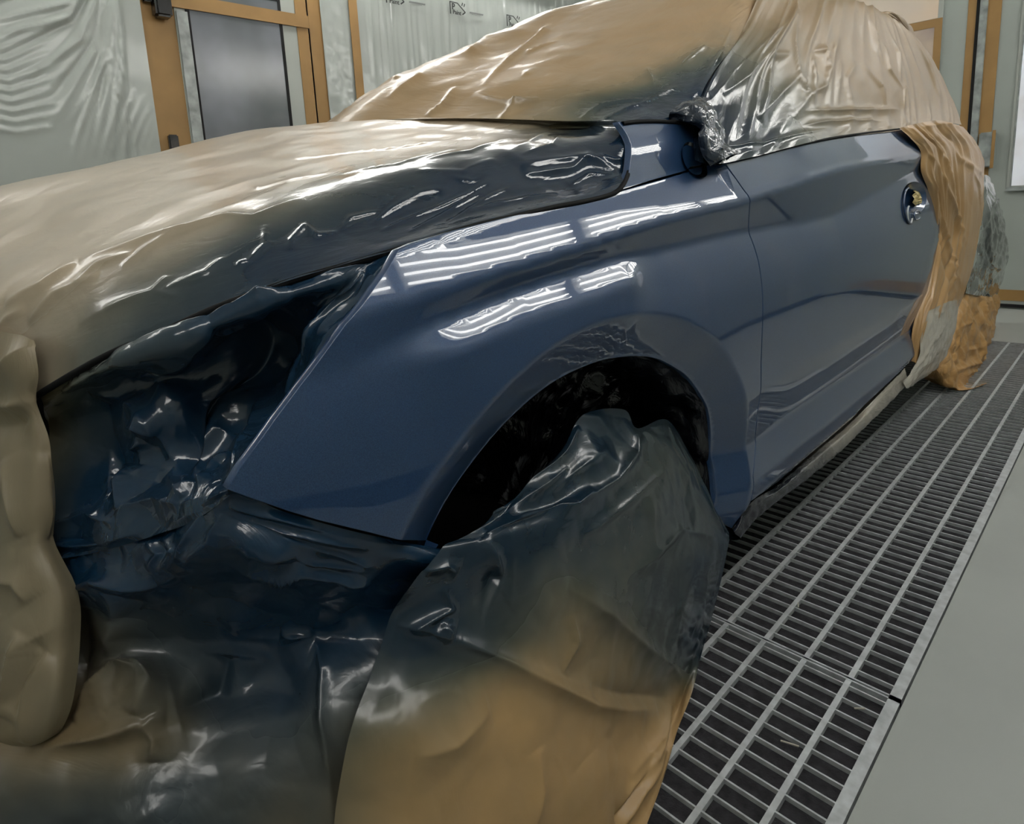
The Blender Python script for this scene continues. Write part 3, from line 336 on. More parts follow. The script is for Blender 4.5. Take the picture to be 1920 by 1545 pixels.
 'arch_lining': [[[0.48,0.6091,0.62,1.0],[0.5349,0.6086,0.6587,1.0],[0.5871,0.608,0.688,1.0],[0.643,0.6079,0.71,1.0],[0.7005,0.6079,0.7251,1.0],[0.763,0.6078,0.7324,1.0],[0.8419,0.6072,0.7326,1.0],[0.9251,0.6076,0.7195,1.0],[0.9889,0.6076,0.7022,1.0],[1.0441,0.6085,0.6762,1.0],[1.1016,0.6083,0.6456,1.0],[1.1503,0.6097,0.6037,1.0],[1.1945,0.6103,0.5571,1.0],[1.2279,0.6172,0.5036,1.0],[1.2489,0.6256,0.4449,1.0],[1.2551,0.6219,0.3838,1.0],[1.244,0.6124,0.3261,1.0],[1.224,0.6262,0.26,1.0]],[[0.4995,0.68,0.607,1.0],[0.5517,0.68,0.6438,1.0],[0.6012,0.68,0.6716,1.0],[0.6544,0.68,0.6925,1.0],[0.709,0.68,0.7069,1.0],[0.7683,0.68,0.7137,1.0],[0.8433,0.68,0.714,1.0],[0.9224,0.68,0.7016,1.0],[0.983,0.68,0.6851,1.0],[1.0354,0.68,0.6604,1.0],[1.0901,0.68,0.6313,1.0],[1.1363,0.68,0.5916,1.0],[1.1783,0.68,0.5472,1.0],[1.21,0.68,0.4964,1.0],[1.23,0.68,0.4406,1.0],[1.2358,0.68,0.3826,1.0],[1.2253,0.68,0.3278,1.0],[1.2063,0.68,0.265,1.0]],[[0.519,0.8,0.594,1.0],[0.5685,0.8,0.6288,1.0],[0.6154,0.8,0.6552,1.0],[0.6657,0.8,0.675,1.0],[0.7174,0.8,0.6886,1.0],[0.7737,0.8,0.6951,1.0],[0.8447,0.8,0.6954,1.0],[0.9196,0.8,0.6836,1.0],[0.9771,0.8,0.668,1.0],[1.0267,0.8,0.6446,1.0],[1.0785,0.8,0.617,1.0],[1.1223,0.8,0.5794,1.0],[1.1621,0.8,0.5374,1.0],[1.1921,0.8,0.4892,1.0],[1.211,0.8,0.4364,1.0],[1.2166,0.8,0.3814,1.0],[1.2066,0.8,0.3295,1.0],[1.1886,0.8,0.27,1.0]],[[0.675,0.84,0.49,1.0],[0.7025,0.84,0.5093,1.0],[0.7285,0.84,0.524,1.0],[0.7565,0.84,0.535,1.0],[0.7852,0.84,0.5426,1.0],[0.8165,0.84,0.5462,1.0],[0.8559,0.84,0.5463,1.0],[0.8976,0.84,0.5398,1.0],[0.9295,0.84,0.5311,1.0],[0.9571,0.84,0.5181,1.0],[0.9858,0.84,0.5028,1.0],[1.0101,0.84,0.4819,1.0],[1.0323,0.84,0.4586,1.0],[1.049,0.84,0.4318,1.0],[1.0595,0.84,0.4024,1.0],[1.0625,0.84,0.3719,1.0],[1.057,0.84,0.343,1.0],[1.047,0.84,0.31,1.0]],[[0.8505,0.84,0.373,1.0],[0.8532,0.84,0.3749,1.0],[0.8559,0.84,0.3764,1.0],[0.8587,0.84,0.3775,1.0],[0.8615,0.84,0.3783,1.0],[0.8646,0.84,0.3786,1.0],[0.8686,0.84,0.3786,1.0],[0.8728,0.84,0.378,1.0],[0.8759,0.84,0.3771,1.0],[0.8787,0.84,0.3758,1.0],[0.8816,0.84,0.3743,1.0],[0.884,0.84,0.3722,1.0],[0.8862,0.84,0.3699,1.0],[0.8879,0.84,0.3672,1.0],[0.8889,0.84,0.3642,1.0],[0.8893,0.84,0.3612,1.0],[0.8887,0.84,0.3583,1.0],[0.8877,0.84,0.355,1.0]]],
 'sill_strip': [[[1.2958,0.5957,0.2331,1.0],[1.3594,0.5788,0.2771,1.0],[1.5653,0.5986,0.2389,0.9],[1.7379,0.5979,0.242,0.6],[1.9461,0.5983,0.2406,0.3],[2.1471,0.5985,0.2408,0.1],[2.4119,0.5876,0.2714,0.0],[2.7017,0.5828,0.2966,0.0]],[[1.2781,0.58,0.2333,1.0],[1.3701,0.578,0.2529,1.0],[1.5225,0.578,0.2453,0.9],[1.7015,0.578,0.2415,0.6],[1.9055,0.578,0.2386,0.3],[2.1081,0.578,0.2409,0.1],[2.4227,0.578,0.2492,0.0],[2.7194,0.58,0.2637,0.0]],[[1.3106,0.592,0.1987,1.0],[1.4146,0.59,0.2128,1.0],[1.5762,0.59,0.2065,0.9],[1.7712,0.59,0.1978,0.6],[1.9912,0.59,0.189,0.3],[2.2049,0.59,0.1947,0.1],[2.5182,0.59,0.2036,0.0],[2.8055,0.59,0.2158,0.0]],[[1.2,0.68,0.225,1.0],[1.36,0.68,0.225,1.0],[1.55,0.68,0.225,0.9],[1.76,0.68,0.225,0.6],[2.0,0.68,0.225,0.3],[2.25,0.68,0.225,0.1],[2.6,0.68,0.225,0.0],[2.9,0.68,0.225,0.0]]]
}
RIDGE = {
 'hood_film': [[0.01,0.012,[[0.1703,0.9396,0.952],[0.204,0.9096,0.9638],[0.2406,0.881,0.9757],[0.2804,0.8542,0.9874],[0.3242,0.8299,0.9995],[0.3437,0.7951,0.996],[0.4148,0.7942,1.0197]]],[0.012,0.01,[[0.1703,0.9396,0.952],[0.136,0.9543,0.9264],[0.096,1.0023,0.9035]]],[0.008,0.008,[[0.1795,0.8833,0.937],[0.1419,0.9281,0.917],[0.111,0.9533,0.8834]]],[0.006,0.006,[[0.1136,0.9645,0.8999],[0.0933,0.9904,0.8874],[0.0696,1.0077,0.8577]]],[0.006,0.006,[[0.22,0.8708,0.9612],[0.1858,0.9004,0.9488],[0.1599,0.9051,0.9274]]],[0.005,0.006,[[0.2804,0.8542,0.9874],[0.2321,0.8613,0.9651],[0.2012,0.863,0.9458]]],[0.004,0.005,[[0.1727,0.8336,0.9013],[0.2136,0.7922,0.9188],[0.2294,0.7623,0.9128]]],[0.004,0.006,[[0.1468,0.8693,0.8836],[0.1824,0.8227,0.9062],[0.2136,0.7922,0.9188]]],[0.005,0.005,[[0.7582,0.7422,1.0714],[0.9782,0.8346,1.1272],[1.0467,0.8504,1.1576]]],[0.005,0.005,[[0.795,0.7382,1.0748],[0.89,0.7457,1.0952],[0.9871,0.8027,1.1238]]],[0.008,0.01,[[0.7629,0.7246,1.0567],[0.8381,0.7186,1.062],[0.9116,0.7059,1.0684],[0.9505,0.6769,1.0578]]],[0.008,0.008,[[0.807,0.7069,1.0427],[0.8814,0.6988,1.0485],[0.9286,0.7,1.0703],[0.9599,0.6513,1.0363]]],[0.006,0.006,[[0.5844,0.7568,1.0507],[0.6544,0.7324,1.0456],[0.7398,0.7438,1.0696]]],[0.006,0.006,[[0.6392,0.7996,1.0753],[0.7266,0.7896,1.0873],[0.8917,0.8531,1.1197]]],[0.005,0.006,[[0.5136,0.8556,1.0574],[0.5899,0.8069,1.0673],[0.7441,0.8453,1.0988]]],[0.005,0.004,[[0.225,0.7825,0.9228],[0.2501,0.7633,0.9312],[0.2636,0.754,0.9355],[0.287,0.7586,0.9523]]],[0.005,0.004,[[0.292,0.7367,0.9436],[0.3064,0.729,0.9472]]],[0.006,0.005,[[0.3064,0.729,0.9472],[0.3308,0.7367,0.9622],[0.3491,0.77,0.987]]],[0.007,0.005,[[0.3495,0.7115,0.9551],[0.3603,0.7264,0.9664],[0.385,0.7383,0.9807],[0.3901,0.7184,0.9697],[0.4195,0.7114,0.9733]]],[0.005,0.004,[[0.4195,0.7114,0.9733],[0.4443,0.724,0.9885],[0.473,0.718,0.9928],[0.4875,0.7153,0.9949]]],[0.004,0.004,[[0.2136,0.7922,0.9188],[0.2326,0.795,0.9363]]],[0.005,0.004,[[0.462,0.7023,0.9793],[0.5023,0.7129,0.9969],[0.5598,0.7229,1.0186],[0.6089,0.7198,1.0243]]],[0.005,0.004,[[0.4636,0.6842,0.9705],[0.5368,0.6929,0.9885],[0.632,0.7032,1.0115],[0.6967,0.7141,1.0339]]],[0.005,0.004,[[0.4938,0.6636,0.9676],[0.6021,0.6896,0.996],[0.6674,0.7011,1.0154]]],[0.005,0.004,[[0.5557,0.6604,0.9762],[0.6542,0.6867,1.0019],[0.7217,0.6979,1.021]]],[0.005,0.005,[[0.6041,0.6736,0.988],[0.6917,0.6697,0.9979],[0.7966,0.6647,1.0069]]],[0.005,0.004,[[0.6202,0.7351,1.0416],[0.6607,0.7163,1.0301],[0.7262,0.7276,1.0533]]],[0.006,0.004,[[0.7697,0.7091,1.0405],[0.7883,0.708,1.0416],[0.8258,0.7057,1.0438],[0.8631,0.7019,1.0466]]],[0.006,0.004,[[0.9449,0.693,1.0722],[0.9671,0.6699,1.0602],[0.9837,0.6629,1.0625]]],[0.006,0.004,[[0.8496,0.6897,1.0301],[0.8512,0.6744,1.0196],[0.9036,0.6791,1.037],[0.9418,0.6555,1.0334]]],[0.004,0.004,[[0.8644,2.0579,1.1405],[0.5558,1.0673,1.0963],[0.6757,0.9978,1.1065],[0.8533,0.9249,1.1251]]],[0.004,0.004,[[0.7523,2.2525,1.0432],[0.4134,0.92,1.0416],[0.517,0.8886,1.0619]]]],
 'windscreen_paper': [[0.0218,0.02,[[1.774,1.4684,1.6335],[1.7745,1.6709,1.6126],[1.3395,1.4208,1.4394],[1.7962,1.9765,1.5511],[1.1325,1.2686,1.3008]]],[-0.0163,0.016,[[2.0432,1.6634,1.7016],[2.0584,1.8524,1.6655],[1.9526,1.9509,1.6039]]],[0.0163,0.0096,[[1.7834,1.1633,1.5828],[2.223,1.7196,1.7364],[1.5637,1.333,1.5062],[1.3271,1.251,1.389],[1.1436,1.1795,1.2859]]],[0.0109,0.0064,[[1.4752,1.2089,1.4446],[1.3768,1.227,1.4054],[2.1735,2.1323,1.5732]]],[0.0109,0.008,[[1.6292,1.1435,1.5064],[2.3517,1.7615,1.7472],[1.612,1.3371,1.5303]]],[0.0109,0.0064,[[1.4766,1.18,1.4407],[2.2328,1.9657,1.6639],[1.1725,1.148,1.2981]]],[0.0095,0.0064,[[1.3945,0.7685,1.277],[2.856,1.9606,1.6782],[2.6366,2.0326,1.647],[1.2129,1.0937,1.3079],[2.2334,2.2,1.546]]],[0.0163,0.0112,[[1.1325,1.2686,1.3008],[2.1739,2.2,1.5418],[2.4254,2.1668,1.5717],[1.2099,0.9905,1.2758]]],[0.0136,0.0096,[[1.1218,1.183,1.2699],[1.1133,1.127,1.2455],[1.1111,1.0394,1.2195],[1.1375,1.017,1.2321]]],[0.0136,0.0096,[[1.0373,1.0282,1.1757],[1.1111,1.0394,1.2195],[1.1433,0.9906,1.2291]]],[0.0163,0.012,[[1.6014,1.842,1.5128],[1.1286,1.4104,1.3469],[1.0178,1.4137,1.2824]]],[0.0136,0.0096,[[1.398,1.7152,1.4535],[1.1122,1.501,1.3582],[1.2329,1.8256,1.3604],[1.1462,1.8667,1.3143]]],[0.0136,0.008,[[1.1325,1.2686,1.3008],[1.0668,1.2416,1.248],[1.0167,1.256,1.2195]]],[0.0082,0.0048,[[1.0802,0.8347,1.1539],[1.1497,0.8309,1.1892],[1.2216,0.7716,1.2001]]],[0.0082,0.0048,[[1.0839,0.7809,1.1474],[1.1601,0.7626,1.1729],[1.322,0.745,1.23]]],[0.0082,0.0048,[[1.1342,0.9337,1.2073],[2.9287,2.2,1.5503],[1.2694,0.8539,1.2659]]],[0.0082,0.0048,[[3.0,2.0618,1.6232],[1.3255,0.8224,1.2786],[1.2608,0.7637,1.2137]]],[0.0109,0.008,[[2.9281,1.4624,1.7728],[1.5223,0.7899,1.3409],[1.3757,0.7796,1.2761]]],[0.0109,0.0064,[[1.3213,0.71,1.1978],[1.5197,0.7511,1.3088],[1.6941,0.7995,1.4123]]],[0.0082,0.0048,[[1.1241,1.6026,1.3562],[1.0154,1.6048,1.2932],[1.2732,2.074,1.3292]]]],
 'side_window_film': [[0.016,0.012,[[1.3071,0.6898,1.174],[1.4996,0.734,1.2815],[1.6397,0.7613,1.3506],[1.7473,0.7894,1.4208]]],[0.014,0.012,[[1.3317,0.6855,1.1753],[1.5421,0.7168,1.2829],[1.701,0.7342,1.3501],[1.9391,0.7575,1.4493],[2.1445,0.7902,1.5622]]],[-0.012,0.015,[[1.3701,0.6995,1.2037],[1.6349,0.7287,1.3248],[1.8374,0.7532,1.4139]]],[0.014,0.012,[[1.4202,0.6916,1.2099],[1.561,0.7001,1.2606],[1.7108,0.7194,1.3274],[1.9073,0.751,1.43],[2.0947,0.7767,1.5238]]],[0.012,0.01,[[1.5289,0.654,1.1574],[1.6343,0.6785,1.2268],[1.7514,0.7192,1.3348],[1.8869,0.7184,1.3594]]],[0.01,0.01,[[1.5289,0.654,1.1574],[1.7351,0.6784,1.2405],[1.8705,0.692,1.2914]]],[0.012,0.012,[[2.0848,0.7838,1.5351],[1.9383,0.7304,1.3981],[1.8705,0.692,1.2914],[1.8948,0.6722,1.2433],[1.7304,0.6493,1.168]]],[0.012,0.01,[[1.8634,0.6551,1.1961],[1.9848,0.6917,1.3049],[2.0393,0.7176,1.3831]]],[0.012,0.008,[[2.0393,0.7176,1.3831],[2.147,0.7175,1.3978],[2.1121,0.6983,1.3381],[2.0259,0.6785,1.2733],[1.8948,0.6722,1.2433]]],[0.01,0.012,[[2.8431,0.95,1.7112],[2.2028,0.7177,1.405],[1.9804,0.6501,1.1944]]],[0.008,0.01,[[2.7742,0.8762,1.6835],[3.3623,0.9978,1.6017],[2.3007,0.6977,1.3565]]],[0.01,0.012,[[2.672,0.8055,1.6451],[2.6927,0.7359,1.512],[2.6815,0.706,1.4116]]],[0.01,0.012,[[2.8562,0.813,1.6468],[2.9445,0.7243,1.4787],[2.8517,0.6872,1.3587]]],[0.01,0.01,[[2.7892,0.7295,1.4905],[2.7394,0.6988,1.3926],[2.8468,0.6767,1.3251]]],[0.01,0.008,[[2.9052,0.6831,1.345],[2.8468,0.6767,1.3251],[2.765,0.6519,1.2478]]],[0.008,0.008,[[2.0551,0.6557,1.2149],[2.1593,0.6849,1.3052],[2.2424,0.7049,1.3714]]],[0.008,0.008,[[2.1887,0.6505,1.2124],[2.2253,0.6846,1.3113],[2.3699,0.7039,1.3814]]],[0.01,0.01,[[1.8016,0.6549,1.1894],[2.1887,0.6505,1.2124],[2.7134,0.6514,1.2447]]],[0.01,0.01,[[2.4347,0.703,1.385],[2.5602,0.675,1.3136],[2.547,0.6551,1.2494]]],[0.01,0.012,[[3.2798,0.7775,1.6181],[3.4486,0.7264,1.4671],[3.4909,0.6708,1.3018]]],[0.008,0.008,[[1.7689,0.6386,1.1489],[1.9602,0.6392,1.1687],[2.4526,0.6347,1.1935]]],[0.006,0.005,[[1.2403,0.6305,1.0809],[1.4625,0.6256,1.0952],[1.9357,0.6277,1.1476]]]],
 'rear_drape': [[0.014,0.012,[[2.6662,0.5943,1.1549],[2.8545,0.5838,1.065],[2.9868,0.5844,0.8994],[3.0812,0.5804,0.7489],[2.9296,0.5748,0.5246],[2.8379,0.5756,0.3715]]],[0.012,0.012,[[2.7745,0.595,1.1712],[3.0489,0.5771,1.0627],[3.3037,0.5675,0.8368],[3.4674,0.5688,0.648]]],[-0.012,0.014,[[2.7907,0.5866,1.0994],[3.0611,0.5767,0.8927],[3.1455,0.5729,0.7374],[2.988,0.5635,0.5252]]],[0.012,0.01,[[2.8987,0.5818,1.0677],[3.2418,0.5679,0.8699],[3.6471,0.5754,0.6732]]],[0.012,0.012,[[2.9294,0.5814,0.98],[3.1501,0.5742,0.7855],[3.3045,0.5627,0.5762],[3.4736,0.5744,0.4479]]],[-0.012,0.012,[[3.0401,0.5846,0.8158],[3.2152,0.5604,0.588],[3.2585,0.5646,0.4563]]],[0.01,0.01,[[3.0521,0.5807,0.8544],[3.2764,0.5641,0.6686],[3.5854,0.5777,0.4814]]],[0.01,0.01,[[3.1639,0.5988,1.193],[3.3525,0.5779,1.0663],[4.1289,0.6087,0.987]]],[0.01,0.01,[[3.4128,0.5813,1.087],[3.8981,0.5921,0.9373],[4.1054,0.6002,0.7799]]],[0.008,0.01,[[2.7593,0.5974,1.178],[3.0672,0.6021,1.2029],[3.658,0.632,1.213]]]],
 'headlight_film': [[0.0045,0.0034,[[0.2258,0.7383,0.8841],[0.2587,0.7153,0.8982],[0.2703,0.7084,0.9028]]],[0.0045,0.0034,[[0.2703,0.7084,0.9028],[0.3044,0.69,0.9148],[0.3259,0.6798,0.9207]]],[0.0045,0.0034,[[0.3366,0.6754,0.9232],[0.3776,0.6605,0.9317],[0.4153,0.6503,0.9386]]],[0.0045,0.0034,[[0.3493,0.6637,0.9205],[0.3882,0.6522,0.9293],[0.4365,0.6433,0.9413]]],[0.027,0.0187,[[0.209,0.8263,0.8185],[0.2075,0.7926,0.8435],[0.2243,0.731,0.8677],[0.2456,0.7121,0.8793]]],[0.018,0.017,[[0.209,0.8263,0.8185],[0.218,0.8246,0.7983],[0.2261,0.7852,0.7553],[0.2249,0.7524,0.7125],[0.195,0.7097,0.6943]]],[-0.045,0.0298,[[0.3265,0.6966,0.8942],[0.3221,0.7757,0.8293],[0.2746,0.7785,0.7763],[0.2259,0.7651,0.7237],[0.2003,0.7213,0.6992]]],[-0.027,0.0255,[[0.346,0.6922,0.8967],[0.3278,0.7643,0.8076],[0.2682,0.7705,0.7398]]],[0.018,0.0102,[[0.3251,0.6699,0.912],[0.2976,0.6866,0.9069],[0.2856,0.7551,0.8642],[0.2656,0.7742,0.8524]]],[0.0225,0.0153,[[0.2984,0.775,0.7788],[0.3028,0.7659,0.7641],[0.2685,0.699,0.7447],[0.2269,0.6604,0.7308]]],[0.0108,0.0051,[[0.355,0.6584,0.9193],[0.3535,0.7054,0.8647],[0.3329,0.7081,0.8156],[0.2905,0.6687,0.7776]]],[0.009,0.0051,[[0.3799,0.6499,0.9232],[0.364,0.6791,0.8791],[0.3347,0.6941,0.8251],[0.3056,0.6884,0.7834]]],[0.0108,0.0051,[[0.4065,0.6414,0.925],[0.3825,0.6561,0.8967],[0.3454,0.6661,0.8511],[0.3266,0.6839,0.8144]]],[0.0108,0.0059,[[0.4111,0.6296,0.9223],[0.3705,0.6342,0.8803],[0.3414,0.6368,0.8533]]],[0.0162,0.0102,[[0.1491,0.9034,0.7867],[0.1659,0.8914,0.7847],[0.1875,0.8437,0.7758],[0.1951,0.8059,0.7627],[0.2026,0.7878,0.7222],[0.1973,0.7269,0.6973]]],[0.0135,0.0068,[[0.1775,0.8346,0.7553],[0.1875,0.8135,0.7588],[0.1997,0.8025,0.7461]]],[0.0135,0.0068,[[0.1737,0.8413,0.7244],[0.1787,0.8304,0.7287],[0.1853,0.8187,0.739]]],[0.0108,0.0068,[[0.1912,0.778,0.7073],[0.1947,0.7403,0.6969],[0.195,0.7097,0.6943]]],[0.018,0.0102,[[0.1906,0.7373,0.6936],[0.2126,0.7051,0.7084],[0.2346,0.7164,0.7196],[0.2493,0.7026,0.7321]]],[-0.018,0.0102,[[0.1944,0.7015,0.6921],[0.2157,0.7154,0.7085],[0.2294,0.7486,0.7131]]],[0.0135,0.0085,[[0.1476,0.8156,0.666],[0.1756,0.762,0.684],[0.1896,0.7135,0.6874]]],[0.018,0.017,[[0.1682,0.8413,0.7084],[0.1563,0.835,0.6906],[0.152,0.8079,0.6693]]],[-0.018,0.017,[[0.1608,0.8501,0.6999],[0.1488,0.8675,0.6879]]],[0.0108,0.0068,[[0.0873,0.9043,0.6356],[0.1225,0.8643,0.6515],[0.1433,0.8104,0.651]]]],
 'bumper_paper': [[0.0102,0.0048,[[0.2113,0.6332,0.7038],[0.2339,0.6165,0.6962],[0.263,0.6081,0.6779],[0.2954,0.5985,0.6565]]],[0.0085,0.0048,[[0.2124,0.6355,0.6969],[0.2537,0.6126,0.6665],[0.3076,0.5981,0.6367],[0.3451,0.5926,0.6123]]],[0.0085,0.0048,[[0.2149,0.6339,0.6823],[0.2564,0.6091,0.6515],[0.3126,0.601,0.6146],[0.3545,0.5998,0.5815]]],[0.0102,0.0064,[[0.2117,0.6335,0.6665],[0.2432,0.6087,0.6426],[0.2858,0.6012,0.6112],[0.3452,0.6022,0.5811]]],[0.0153,0.0064,[[0.2245,0.6699,0.605],[0.2375,0.6523,0.6089],[0.2692,0.6083,0.6095],[0.3174,0.6064,0.5785],[0.3574,0.6091,0.5538]]],[-0.017,0.016,[[0.2253,0.6282,0.6408],[0.263,0.6029,0.6266],[0.3269,0.6045,0.5792]]],[0.0153,0.0064,[[0.0834,0.9,0.6127],[0.1129,0.8591,0.6177],[0.1424,0.8139,0.6244]]],[0.017,0.0096,[[0.1424,0.8139,0.6244],[0.1519,0.8033,0.632],[0.1519,0.8033,0.632]]],[0.017,0.008,[[0.0962,0.8608,0.5668],[0.1152,0.8283,0.5822],[0.1398,0.7818,0.5833],[0.1581,0.75,0.5862]]],[0.0102,0.0064,[[0.1946,0.6737,0.6854],[0.1899,0.6863,0.6629],[0.1816,0.7035,0.6372],[0.1685,0.7303,0.6091]]],[0.0102,0.0064,[[0.2065,0.6437,0.6944],[0.2003,0.6561,0.6619],[0.1919,0.6781,0.6451],[0.1792,0.7088,0.6195]]],[0.0085,0.0048,[[0.164,0.7676,0.6337],[0.1676,0.7401,0.6273],[0.1571,0.7554,0.6062]]],[0.0085,0.0048,[[0.1731,0.7451,0.6436],[0.1765,0.7174,0.6377],[0.1629,0.7411,0.6043]]],[0.0255,0.02,[[0.1273,0.8055,0.5666],[0.1253,0.835,0.5042],[0.1069,0.8269,0.4614]]],[0.0255,0.016,[[0.064,0.827,0.4289],[0.0921,0.823,0.4519],[0.1247,0.8103,0.4627],[0.1369,0.7821,0.4556],[0.1233,0.763,0.4339]]],[0.0255,0.012,[[0.1292,0.8216,0.4731],[0.1423,0.7968,0.4646],[0.143,0.7696,0.4512],[0.1233,0.763,0.4339]]],[-0.0255,0.016,[[0.0957,0.8695,0.5419],[0.0818,0.8652,0.4666],[0.064,0.827,0.4289]]],[0.0255,0.0096,[[0.0339,0.8315,0.4013],[0.0686,0.8038,0.4107],[0.119,0.7621,0.4269],[0.1468,0.7439,0.4274]]],[-0.0255,0.024,[[0.2239,0.7443,0.4596],[0.2032,0.7304,0.4295],[0.1567,0.7392,0.4271]]],[0.017,0.0096,[[0.123,0.7291,0.3911],[0.1326,0.7389,0.4087],[0.1281,0.7555,0.4273]]],[0.0119,0.0048,[[0.3094,0.6814,0.4694],[0.3004,0.6449,0.4479],[0.2784,0.6161,0.411],[0.2675,0.5914,0.3667],[0.2562,0.5722,0.3091]]],[0.0102,0.012,[[0.2806,0.7134,0.4774],[0.3094,0.6814,0.4694]]]],
 'nose_paper': [[0.012,0.016,[[0.1098,0.8978,0.8609],[0.0856,0.9213,0.8407],[0.0643,0.9583,0.8131]]],[0.012,0.0096,[[0.097,0.9,0.7967],[0.0777,0.9226,0.7907],[0.051,0.98,0.7832]]],[-0.012,0.016,[[0.0938,0.8974,0.7826],[0.0745,0.9198,0.7681],[0.0461,0.9717,0.7596]]],[0.012,0.012,[[0.095,0.8799,0.7354],[0.0802,0.8755,0.6742],[0.0785,0.8695,0.6353]]],[0.015,0.008,[[0.0383,0.8449,0.5446],[0.0292,0.8461,0.5199],[0.0209,0.8511,0.4845],[0.0081,0.8617,0.449]]],[-0.012,0.016,[[0.0459,0.8305,0.5385],[0.0477,0.8209,0.5235],[0.0294,0.836,0.4874],[0.0189,0.8455,0.4604]]],[0.012,0.0096,[[0.0525,0.8165,0.5237],[0.0336,0.8283,0.4892],[0.0226,0.8377,0.4142]]],[0.012,0.0096,[[0.0144,0.8696,0.4986],[0.0108,0.8606,0.4576],[0.0081,0.8617,0.449]]],[0.012,0.016,[[0.0575,0.9272,0.7267],[0.0569,0.8946,0.6752],[0.0549,0.8782,0.6444]]],[0.012,0.016,[[0.0212,0.9142,0.5926],[0.0469,0.8675,0.5968],[0.0503,0.8505,0.575]]]],
 'front_wheel_cover': [[0.012,0.006,[[0.5551,0.5935,0.5726],[0.6631,0.6185,0.5758],[0.7737,0.6437,0.591],[0.8226,0.6549,0.6057]]],[0.014,0.007,[[0.5173,0.576,0.5598],[0.5718,0.5788,0.5533],[0.6371,0.58,0.539],[0.7137,0.5776,0.5247],[0.7731,0.5917,0.5235]]],[0.012,0.01,[[1.0051,0.6562,0.5415],[0.9614,0.6305,0.517],[0.8539,0.602,0.5085],[0.7137,0.5776,0.5247]]],[0.008,0.008,[[0.7413,0.62,0.5644],[0.6409,0.6,0.5669],[0.5742,0.5929,0.563]]],[0.008,0.01,[[0.8762,0.6343,0.5529],[0.7628,0.6144,0.5551],[0.6608,0.597,0.5533]]],[0.006,0.006,[[1.1352,0.6649,0.5243],[1.1231,0.6415,0.4794],[1.1574,0.6305,0.429]]],[0.006,0.006,[[1.1486,0.657,0.498],[1.1801,0.6296,0.4074],[1.204,0.6,0.3094],[1.2481,0.5851,0.2391]]],[0.006,0.006,[[1.1972,0.6493,0.4366],[1.2107,0.6199,0.352],[1.2178,0.5943,0.2835]]],[0.008,0.008,[[0.7022,0.5611,0.4815],[0.804,0.5747,0.4731],[1.0425,0.6163,0.4591]]],[0.006,0.008,[[1.1868,0.5838,0.2631],[1.0395,0.5792,0.3449],[0.9095,0.5631,0.3529],[0.8036,0.5535,0.3643]]],[0.02,0.014,[[0.3777,0.5958,0.4924],[0.4095,0.5735,0.4799],[0.4661,0.5491,0.4334],[0.5102,0.535,0.3891],[0.5881,0.5253,0.3127],[0.6603,0.5238,0.2391],[0.7632,0.5303,0.1544],[0.8908,0.5452,0.0602]]],[-0.015,0.02,[[0.4713,0.5507,0.4394],[0.5148,0.5577,0.5023],[0.5394,0.5551,0.4962]]],[0.012,0.01,[[0.5107,0.5749,0.5599],[0.5183,0.5623,0.5351],[0.527,0.5562,0.4993],[0.4713,0.5507,0.4394]]],[0.012,0.008,[[0.4109,0.5827,0.5574],[0.443,0.5764,0.552],[0.459,0.5704,0.5341]]],[0.012,0.006,[[0.3913,0.5838,0.4833],[0.4171,0.5747,0.4927],[0.4424,0.5684,0.4949],[0.4382,0.574,0.5245]]],[0.012,0.008,[[0.4234,0.5703,0.4842],[0.4365,0.562,0.4657]]],[0.012,0.015,[[0.6499,0.5466,0.4267],[0.7394,0.5456,0.3401],[0.8849,0.5544,0.1784],[1.0403,0.5665,0.0205]]],[0.01,0.01,[[0.6044,0.5302,0.3239],[0.6469,0.5384,0.343],[0.6497,0.5426,0.3853]]],[-0.015,0.015,[[0.6703,0.5296,0.2584],[0.7859,0.5368,0.1612],[0.9431,0.5566,0.0438]]],[0.015,0.012,[[0.9387,0.5547,0.0292],[0.838,0.5192,0.0322],[0.7267,0.4913,0.063],[0.6699,0.48,0.0625]]],[0.01,0.012,[[0.7257,0.4958,0.0784],[0.8567,0.5289,0.0375],[0.9702,0.562,0.0221]]],[0.012,0.02,[[0.4556,0.5195,0.3689],[0.3899,0.5159,0.3679],[0.3387,0.5255,0.3829]]],[0.01,0.02,[[0.5205,0.5039,0.2733],[0.5089,0.4921,0.2265],[0.4831,0.4826,0.1966]]],[0.02,0.012,[[0.8653,0.5195,0.0154],[0.7452,0.4901,0.0416],[0.6728,0.4754,0.0411]]],[-0.02,0.012,[[0.8011,0.5108,0.0485],[0.7078,0.4849,0.0533],[0.6563,0.477,0.0598]]]],
 'mirror_wrap': [[0.008,0.004,[[1.1922,0.6832,1.1569],[1.1996,0.6413,1.1598],[1.2175,0.6123,1.1262]]],[0.008,0.004,[[1.2006,0.6758,1.1461],[1.1944,0.6339,1.1402],[1.1722,0.6052,1.1],[1.184,0.6012,1.0582]]],[0.008,0.004,[[1.2178,0.6497,1.1716],[1.2453,0.6236,1.1429],[1.2507,0.6091,1.0898]]],[0.006,0.003,[[1.1919,0.6241,1.1114],[1.178,0.5992,1.0666],[1.2008,0.5932,1.0525]]],[0.006,0.003,[[1.2069,0.6633,1.1696],[1.2002,0.6554,1.1403]]],[0.008,0.004,[[1.2175,0.6123,1.1262],[1.2051,0.5934,1.0767],[1.2572,0.5969,1.0675]]]],
